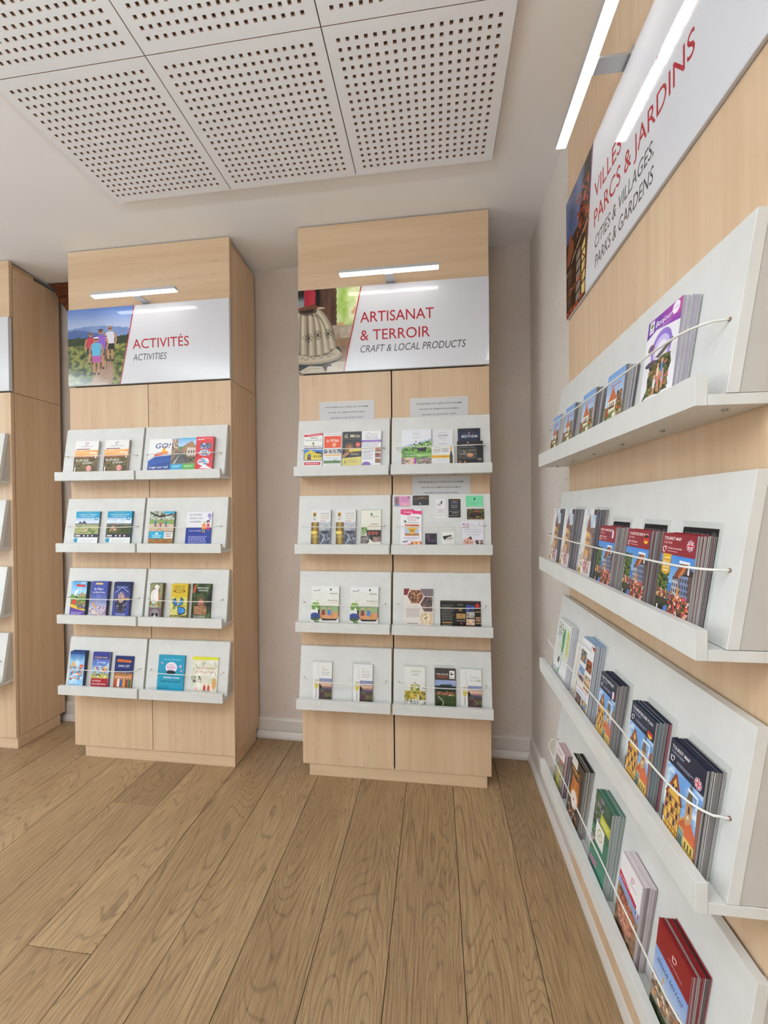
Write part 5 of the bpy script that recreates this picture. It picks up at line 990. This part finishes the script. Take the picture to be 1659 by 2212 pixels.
A('C0', 0, -.158, .100, .214, .004, 2, miscault, 'eceae6', WP, 'white and red museum leaflet with yellow building, top row craft cabinet', 'museum leaflet with yellow building', 'leaflet')
A('C0', 0, -.055, .097, .212, .004, 2, wilde, 'e6e4e2', WP, 'leaflet with orange square reading le Wilde, top row craft cabinet', 'orange square leaflet', 'leaflet')
A('C0', 0, .049, .099, .216, .004, 2, miclo, '17120f', ['17120f', '3a3020'], 'black and yellow distillery leaflet with glowing copper still', 'black and yellow distillery leaflet', 'leaflet')
A('C0', 0, .152, .101, .215, .010, 5, pierre, 'e6e3e4', ['d8d4d8', 'c0bcc0'], 'white leaflet with purple stripe, top row craft cabinet', 'white leaflet with purple stripe', 'leaflet')
A('C1', 0, -.120, .150, .216, .006, 4, cows, 'e2e2e6', WP, 'farm booklet with black cows on green pasture', 'farm booklet with black cows', 'booklet')
A('C1', 0, .013, .100, .210, .005, 4, adam1, 'dcdadc', WP, 'taller grey wine leaflet reading ADAM standing behind its card', 'taller grey ADAM wine leaflet', 'leaflet', fan=0)
A('C1', 0, .012, .112, .127, .004, 1, adam2, 'e2dfda', WP, 'short wine card with yellow band and bottle in front of grey leaflet', 'short wine card with bottle', 'card', d0=.006)
A('C1', 0, .143, .108, .213, .005, 3, best1, '17182a', ['17182a', '2a2a3a'], 'taller dark blue leaflet reading BESTHEIM at the back', 'taller dark blue leaflet', 'leaflet', fan=0)
A('C1', 0, .146, .126, .146, .004, 1, best2, '171317', ['171317', '2a2426'], 'shorter black leaflet reading BESTHEIM in front of the blue one', 'shorter black leaflet', 'leaflet', d0=.006)
A('C0', 1, -.118, .103, .208, .010, 4, vins, 'dedbd8', ['9a968f', '5a5652', 'c8c4be'], 'left of two wine route leaflets with gold and black photo, second row craft cabinet', 'left gold and black wine route leaflet', 'leaflet')
A('C0', 1, .015, .104, .208, .010, 4, vins, 'dedbd8', ['9a968f', '77726e', 'c8c4be'], 'right of two wine route leaflets with gold and black photo, second row craft cabinet', 'right gold and black wine route leaflet', 'leaflet')
A('C0', 1, .146, .104, .204, .006, 3, creme, 'e4dfcf', WP, 'cream leaflet with red sausages on dark plate, second row craft cabinet', 'cream leaflet with dark plate', 'leaflet')
A('C1', 1, -.150, .107, .208, .005, 3, visitez, 'ece9ea', WP, 'white and pink confectionery leaflet reading Visitez', 'white and pink Visitez leaflet', 'leaflet')
A('C1', 1, -.050, .058, .084, .002, 1, madle, '17131c', DK, 'small black upright card with purple lettering behind the shelf lip', 'small black upright card', 'card')
A('C1', 1, .036, .062, .092, .002, 1, coaster, 'e8e4da', WP, 'small square white beer mat with dark brush lettering', 'square white beer mat', 'beer mat', noun='beer_mat')
A('C1', 1, .158, .104, .144, .002, 1, kle, 'e2dee4', WP, 'pale leaflet reading KLE with pink folded box, second row craft cabinet', 'pale KLE leaflet', 'leaflet')
A('C0', 2, -.100, .149, .209, .010, 5, rdv(0), 'e4e2de', WP, 'left of two white booklets with vine leaf and picnic couple, third row', 'left white booklet with picnic couple', 'booklet')
A('C0', 2, .107, .149, .209, .008, 4, rdv(1), 'e4e2de', WP, 'right of two white booklets with vine leaf and picnic couple, third row', 'right white booklet with picnic couple', 'booklet')
A('C1', 2, -.116, .149, .203, .003, 2, hexa, 'e0d5cc', ['7a3a34', 'c8c0b8'], 'beige flyer with hexagonal interior photos', 'beige hexagon flyer', 'flyer')
A('C1', 2, .094, .200, .147, .003, 2, dark, '17130f', ['17130f', '3a302a'], 'black landscape flyer with gold plate and small food photos', 'black landscape flyer', 'flyer')
A('C0', 3, -.120, .103, .206, .006, 3, vinland('LA', 'STRADA', 'DEI VINI', 'D\'ALSAZIA'), 'e3e0dc', GY, 'wine glass leaflet reading LA STRADA, bottom row craft cabinet', 'LA STRADA wine glass leaflet', 'leaflet')
A('C0', 3, .097, .102, .204, .008, 4, vinland('LA', 'RUTA', 'DE LOS VINOS', 'DE ALSACIA'), 'e3e0dc', GY, 'wine glass leaflet reading LA RUTA, bottom row craft cabinet', 'LA RUTA wine glass leaflet', 'leaflet')
A('C1', 3, -.137, .106, .201, .003, 2, vinr, 'e0ded8', WP, 'pale leaflet with green grapes reading VINRUTEN', 'pale green-grape leaflet', 'leaflet')
A('C1', 3, .017, .103, .200, .006, 3, wine, '453a34', ['2a2620', '5a5450'], 'brown leaflet reading THE ALSACE WINE ROUTE with village in valley', 'brown wine route leaflet', 'leaflet')
A('C1', 3, .144, .104, .200, .005, 3, vinland('アルザス', 'ワイン街道', '', ''), 'e3e0dc', GY, 'wine glass leaflet with Japanese lettering', 'Japanese wine glass leaflet', 'leaflet')
# right-hand rack: x runs towards the photographer
RY = lambda y: 1.172-y
BR = ['5a4a44', 'a89a90', '3a2c2a', '8a7468', 'c8bcb4']
ORD = ['farthest', 'second from the far end', 'third from the far end', 'fourth from the far end']
for i, (y, w, n, t) in enumerate(((1.545, .092, 7, .022), (1.392, .092, 8, .024), (1.227, .094, 7, .024), (1.050, .098, 10, .026))):
    A('R', 0, RY(y), w, .156, t, n, qtown, '9ab8d8', BR, 'pale blue booklet with orange-roofed tower, %s on the top right-hand shelf' % ORD[i], 'tower booklet %s, top right shelf' % ORD[i], 'booklet', fan=.03)
A('R', 0, RY(.855), .118, .208, .027, 9, bonjour, 'e9e6ea', ['b8b4b4', 'd0ccca', '9a9698', 'a89ab0'], 'purple and white booklet reading Bonjour at the near end of top shelf', 'purple Bonjour booklet', 'booklet', fan=.03)
for i, (y, w, n, t) in enumerate(((1.566, .090, 7, .022), (1.430, .092, 8, .024), (1.242, .094, 12, .026))):
    A('R', 1, RY(y), w, .219, t, n, tower, 'e2dcd8', ['2a2c38', '4a4450', '17171c', '8a7a74', '343c50'], 'pointed tower leaflet, %s on second right-hand shelf' % ORD[i], 'pointed tower leaflet %s' % ORD[i], 'leaflet', fan=.03)
MS = ['7a7672', '4a4644', '9a9692', '5a5654', '8c8884']
A('R', 1, RY(1.113), .097, .175, .026, 10, colmar('PLAN TOURISTIQUE', 'fr', 0), '8c1c28', MS, 'dark red canal map booklet with French flag, reading PLAN TOURISTIQUE', 'dark red French canal map', 'map booklet', fan=.02, noun='map_booklet')
A('R', 1, RY(.951), .098, .175, .026, 9, colmar('TOURISTISCHER PLAN', 'de', 0), '8c1c28', MS, 'dark red canal map booklet with German flag, reading TOURISTISCHER PLAN', 'dark red German canal map', 'map booklet', fan=.02, noun='map_booklet')
A('R', 1, RY(.801), .104, .175, .027, 10, colmar('TOURIST MAP', 'gb', 1), '8c1c28', MS, 'dark red canal map booklet with British flag and yellow BEST 2018 ribbon', 'dark red English canal map', 'map booklet', fan=.03, noun='map_booklet')
A('R', 2, RY(1.508), .138, .214, .018, 4, citymap, 'e4e4e0', ['b0a4c0', 'd8d4dc', 'c8c4cc'], 'folded city map with green park at far end of third right-hand shelf', 'folded city map', 'map')
A('R', 2, RY(1.370), .096, .178, .006, 1, strasb, 'e0dbd2', WP, 'leaflet with sideways lettering strasbourg half hidden between map and photo leaflet', 'sideways lettering leaflet', 'leaflet')
A('R', 2, RY(1.268), .098, .225, .026, 9, bato, '8aa8cc', ['9aa8b8', 'b8b4ae', '7a8290', 'c8c4c0', '6a6a70'], 'tall white boat tour leaflet with grid of photos, third right-hand shelf', 'tall white boat tour leaflet', 'leaflet', fan=.02)
NV = ['8a8480', '6a6462', 'a8a29c', '5a5654']
A('R', 2, RY(1.109), .094, .182, .026, 10, turck('PLAN TOURISTIQUE', 'fr'), '1c2036', NV, 'navy half-timbered town map booklet with French flag', 'navy French town map', 'map booklet', fan=.028, noun='map_booklet')
A('R', 2, RY(.934), .099, .184, .026, 10, turck('TOURISTISCHER PLAN', 'de'), '1c2036', ['8a8480', '6a6462', 'a04050', '5a7a84'], 'navy half-timbered town map booklet with German flag', 'navy German town map', 'map booklet', fan=.028, noun='map_booklet')
A('R', 2, RY(.780), .101, .185, .0255, 11, turck('TOURIST MAP', 'gb'), '1c2036', NV, 'navy half-timbered town map booklet with British flag, near end', 'navy English town map', 'map booklet', fan=.026, noun='map_booklet')
A('R', 3, RY(1.520), .085, .150, .020, 5, rb1, 'c8a8a8', ['7a4a50', 'a88a8a', '3a2c30', 'c8b0b0'], 'small booklet with pink top at the far end of bottom right-hand shelf', 'small pink-topped booklet', 'booklet')
A('R', 3, RY(1.351), .099, .210, .025, 9, tiger, '1c1412', ['3a342c', '8a8478', '5a5044', 'b8b0a0'], 'brown leaflet with orange tiger face on bottom right-hand shelf', 'orange tiger leaflet', 'leaflet', fan=.03)
A('R', 3, RY(1.156), .101, .226, .027, 10, greenbk, '3f7a64', ['b8bab4', '9a9c98', 'c8cac4', '8a9a90'], 'tall green garden booklet with white badge on bottom right-hand shelf', 'tall green garden booklet', 'booklet', fan=.03)
A('R', 3, RY(.990), .097, .190, .026, 10, redcov, 'e0d4d4', ['9a8480', 'b8a8a4', 'c8b8b8', '6a5450'], 'white booklet with crimson stripe and pine cone on bottom right-hand shelf', 'white booklet with crimson stripe', 'booklet', fan=.03)
A('R', 3, RY(.821), .105, .195, .027, 11, redcov2, '8a1c20', ['5a4a48', '2a2224', '7a1c22', '8a807c'], 'dark red booklet with blue sky village at near end of bottom shelf', 'dark red village booklet', 'booklet', fan=.04)

# ---------------------------------------------------------------- cards stuck on the slanted panel, second row right of the craft cabinet
def onpanel(draw, bg, x, zc, w, h, label, noun='business_card', rot=0.):
    sh = SH['C1', 1]; m = MB(); m.box(-w/2, -.0008, 0, w/2, 0, h, 0, [hx(bg)]*6); o = link(noun, m.mesh('card', MATT)); z0 = zc-h/2
    put(o, sh, x, .0672-(z0-.018)*.152+.0006, z0, LEAN); p = Print(w, h, 0, bg); draw(p); p.build('card_print', PAPER, o, loc=(0, -.0009, 0)); tag(o, label, 'card')
def c_pink(p): p.PH(.04, .12, .32, .95, blot(['2a2020', 'b85a34', '5a7ab0', '3a2a24'], 4, 6, 2), 6, 8); p.LN(.42, .45, .95, .9, 4, 'a84a8a', .3); p.C(.9, .86, .06, '2a2020', 8); p.R(0, 0, .06, .2, 'd8b83a'); p.R(.06, .04, .32, .2, '4a90c8'); p.T('Atelier', .5, .1, .18, 'e8c060', w=.44, b=1, it=1)
def c_black(p): p.PH(.08, .3, .95, .95, lambda u, v: lerp(hx('120e0c'), hx('d88a48'), max(0, .8-4*abs(v-.75+.5*abs(u-.6)))*fbm(u*8, v*6, 3)*1.5), 16, 10); p.L([(.5, .08), (.42, .16), (.5, .26)], .035, 'd8d4d0')
def c_bird(p):
    p.P([(.12, .66), (.5, .80), (.58, .90), (.68, .88), (.72, .82), (.6, .70), (.36, .68)], '5a5450'); p.P([(.3, .70), (.5, .78), (.56, .72)], 'e2dedc'); p.L([(.44, .68), (.42, .56)], .02, 'c87a4a'); p.C(.62, .89, .02, 'e8e4e0', 8)
    p.T('AUBERGE', .5, .41, .055, 'c8643a', w=.84, al='c', b=1); p.T('DE LA', .5, .365, .03, '5a5654', w=.3, al='c'); p.T('CIGOGNE', .5, .29, .055, '4a7098', w=.76, al='c', b=1); p.LN(.1, .14, .85, .2, 2, 'a09c98', .1)
def c_bv(p):
    p.T('AUBERGE', .5, .875, .055, 'c8702c', w=.66, al='c', b=1); p.T('DE LA', .5, .83, .03, 'd8d4d0', w=.2, al='c'); p.T('CIGOGNE', .5, .765, .055, '7aa0c8', w=.6, al='c', b=1); p.LN(.2, .6, .8, .68, 2, 'a8a4a0', .1); p.LN(.25, .52, .75, .56, 1, 'e0dcd8', 0); p.LN(.08, .43, .92, .45, 1, '8a8682', 0); p.LN(.3, .2, .92, .36, 3, '9a9692', .2); p.LN(.08, .3, .24, .34, 1, 'd8d4d0', 0); p.LN(.08, .08, .92, .14, 2, '9a9692', .2)
def c_green(p): p.P([(.45, .55), (.46, .75), (.54, .86), (.55, .66), (.49, .56)], '1c3a2c'); p.T('alchémiste', .5, .28, .1, '1f4a38', w=.5, al='c'); p.LN(.3, .16, .7, .21, 1, '4a8a6a', 0)
def c_cab(p): p.PH(0, 0, 1, 1, blot(['1a140c', '3a3a18', '6a6a2c', '2a1c12'], 5, 4, 3, 2), 14, 10); p.E(.5, .4, .36, .3, '1c100c', 20); p.T('CABANE', .54, .66, .15, 'c8543c', w=.4, al='c', b=1); p.LN(.34, .46, .76, .52, 1, 'a04a3a', 0); p.E(.62, .25, .1, .06, '8a9a3a', 12); p.SP(.1, 0, .9, .18, ['8a4a24', '5a3a1c', 'a86a3a'], 24, .05, 3)
onpanel(c_pink, 'd890b8', -.197, .266, .083, .053, 'pink business card with small photo, top left of the stuck-on cards')
onpanel(c_black, '120e0c', -.101, .270, .083, .051, 'black business card with glowing orange figures on the slanted panel')
onpanel(c_bird, 'e2dedc', -.001, .2275, .051, .101, 'white upright inn card with stork drawing')
onpanel(c_bv, '17161a', .069, .2285, .0595, .095, 'black upright inn card with orange and blue heading')
onpanel(c_green, '74cf9a', .169, .2635, .086, .0545, 'mint green business card with small dark leaf')
onpanel(c_cab, '1a140c', .173, .198, .085, .053, 'dark forest business card with red lettering below the mint green card')
# ---------------------------------------------------------------- laminated partner notices standing behind the shelves
def notice(x, top, label):
    w, h = .297, .105; m = MB(); m.box(-w/2, -.001, 0, w/2, 0, h, 0, [hx('cfccca')]*6); o = link('paper_notice', m.mesh('notice', MATT), None, (x, YC-.0006, top-h))
    p = Print(w, h, 0, 'c9c6c5'); p.R(0, .985, 1, 1, 'e4e2e0')
    for t, v, hh, ww in (('PARTENAIRES DE L\'OFFICE DE TOURISME', .68, .075, .78), ('PARTNER DES FREMDENVERKEHRSAMTES', .42, .062, .68), ('PARTNERS OF THE TOURIST OFFICE', .15, .062, .59)): p.T(t, .5, v, hh, '1b1918', w=ww, al='c', b=1.3)
    p.build('notice_print', PAPER, o, loc=(0, -.0012, 0)); tag(o, label, 'notice')
notice(-.4665, 2.018, 'grey partner notice standing above the top left shelf of craft cabinet')
notice(.020, 2.017, 'grey partner notice standing above the top right shelf of craft cabinet')
notice(.0275, 1.6115, 'grey partner notice above the second row right shelf with stuck-on cards')
# ---------------------------------------------------------------- clear sleeves and laminated cards behind some stacks
def sleeve(key, row, x, top, w, label, dark=None):
    sh = SH[key, row]; h = top
    m = MB(); m.box(-w/2, -.0007, 0, w/2, 0, h); o = m.build('plastic_sleeve', PLASTIC); put(o, sh, x, .0672, .0179, LEAN); tag(o, label, 'sleeve')
    if dark:
        p = Print(w-.014, h-.012, 0, '1c181a'); p.T(dark, .05, .92, .03, '8a8486', w=.7, b=.8); p.C(.88, .93, .07, '4a4648'); p.build('sleeve_insert', MATT, o, loc=(0, -.00075, .0))
for key, row, x, top, w, lb, dk in (
    ('C0', 3, -.120, .214, .108, 'clear plastic sleeve behind the LA STRADA leaflet', None), ('C0', 3, .088, .217, .100, 'clear plastic sleeve behind the LA RUTA leaflet', None),
    ('C1', 3, -.137, .209, .106, 'clear plastic sleeve behind the green grape leaflet', None), ('C1', 3, .012, .215, .104, 'clear plastic sleeve behind the brown wine route leaflet', None), ('C1', 3, .144, .207, .106, 'clear plastic sleeve behind the Japanese leaflet', None),
    ('C0', 1, .146, .211, .112, 'clear plastic sleeve behind the cream leaflet', None),
    ('R', 1, RY(1.42), .228, .100, 'clear plastic sleeve behind the middle pointed tower leaflets', None), ('R', 1, RY(1.235), .228, .104, 'clear plastic sleeve behind the nearest pointed tower leaflets', None),
    ('R', 1, RY(1.109), .200, .106, 'clear sleeve with black card behind the French canal maps', 'PLAN TOURISTIQUE'), ('R', 1, RY(.947), .200, .106, 'clear sleeve with black card behind the German canal maps', 'TOURISTISCHER PLAN'), ('R', 1, RY(.797), .200, .113, 'clear sleeve with black card behind the English canal maps', 'TOURIST MAP'),
    ('R', 2, RY(1.262), .232, .104, 'clear plastic sleeve behind the tall boat tour leaflets', None), ('R', 2, RY(1.10), .192, .104, 'clear plastic sleeve behind the navy French maps', None), ('R', 2, RY(.925), .198, .112, 'clear plastic sleeve behind the navy German maps', None), ('R', 2, RY(.777), .198, .108, 'clear plastic sleeve behind the navy English maps', None)):
    sleeve(key, row, x, top, w, lb, dk)
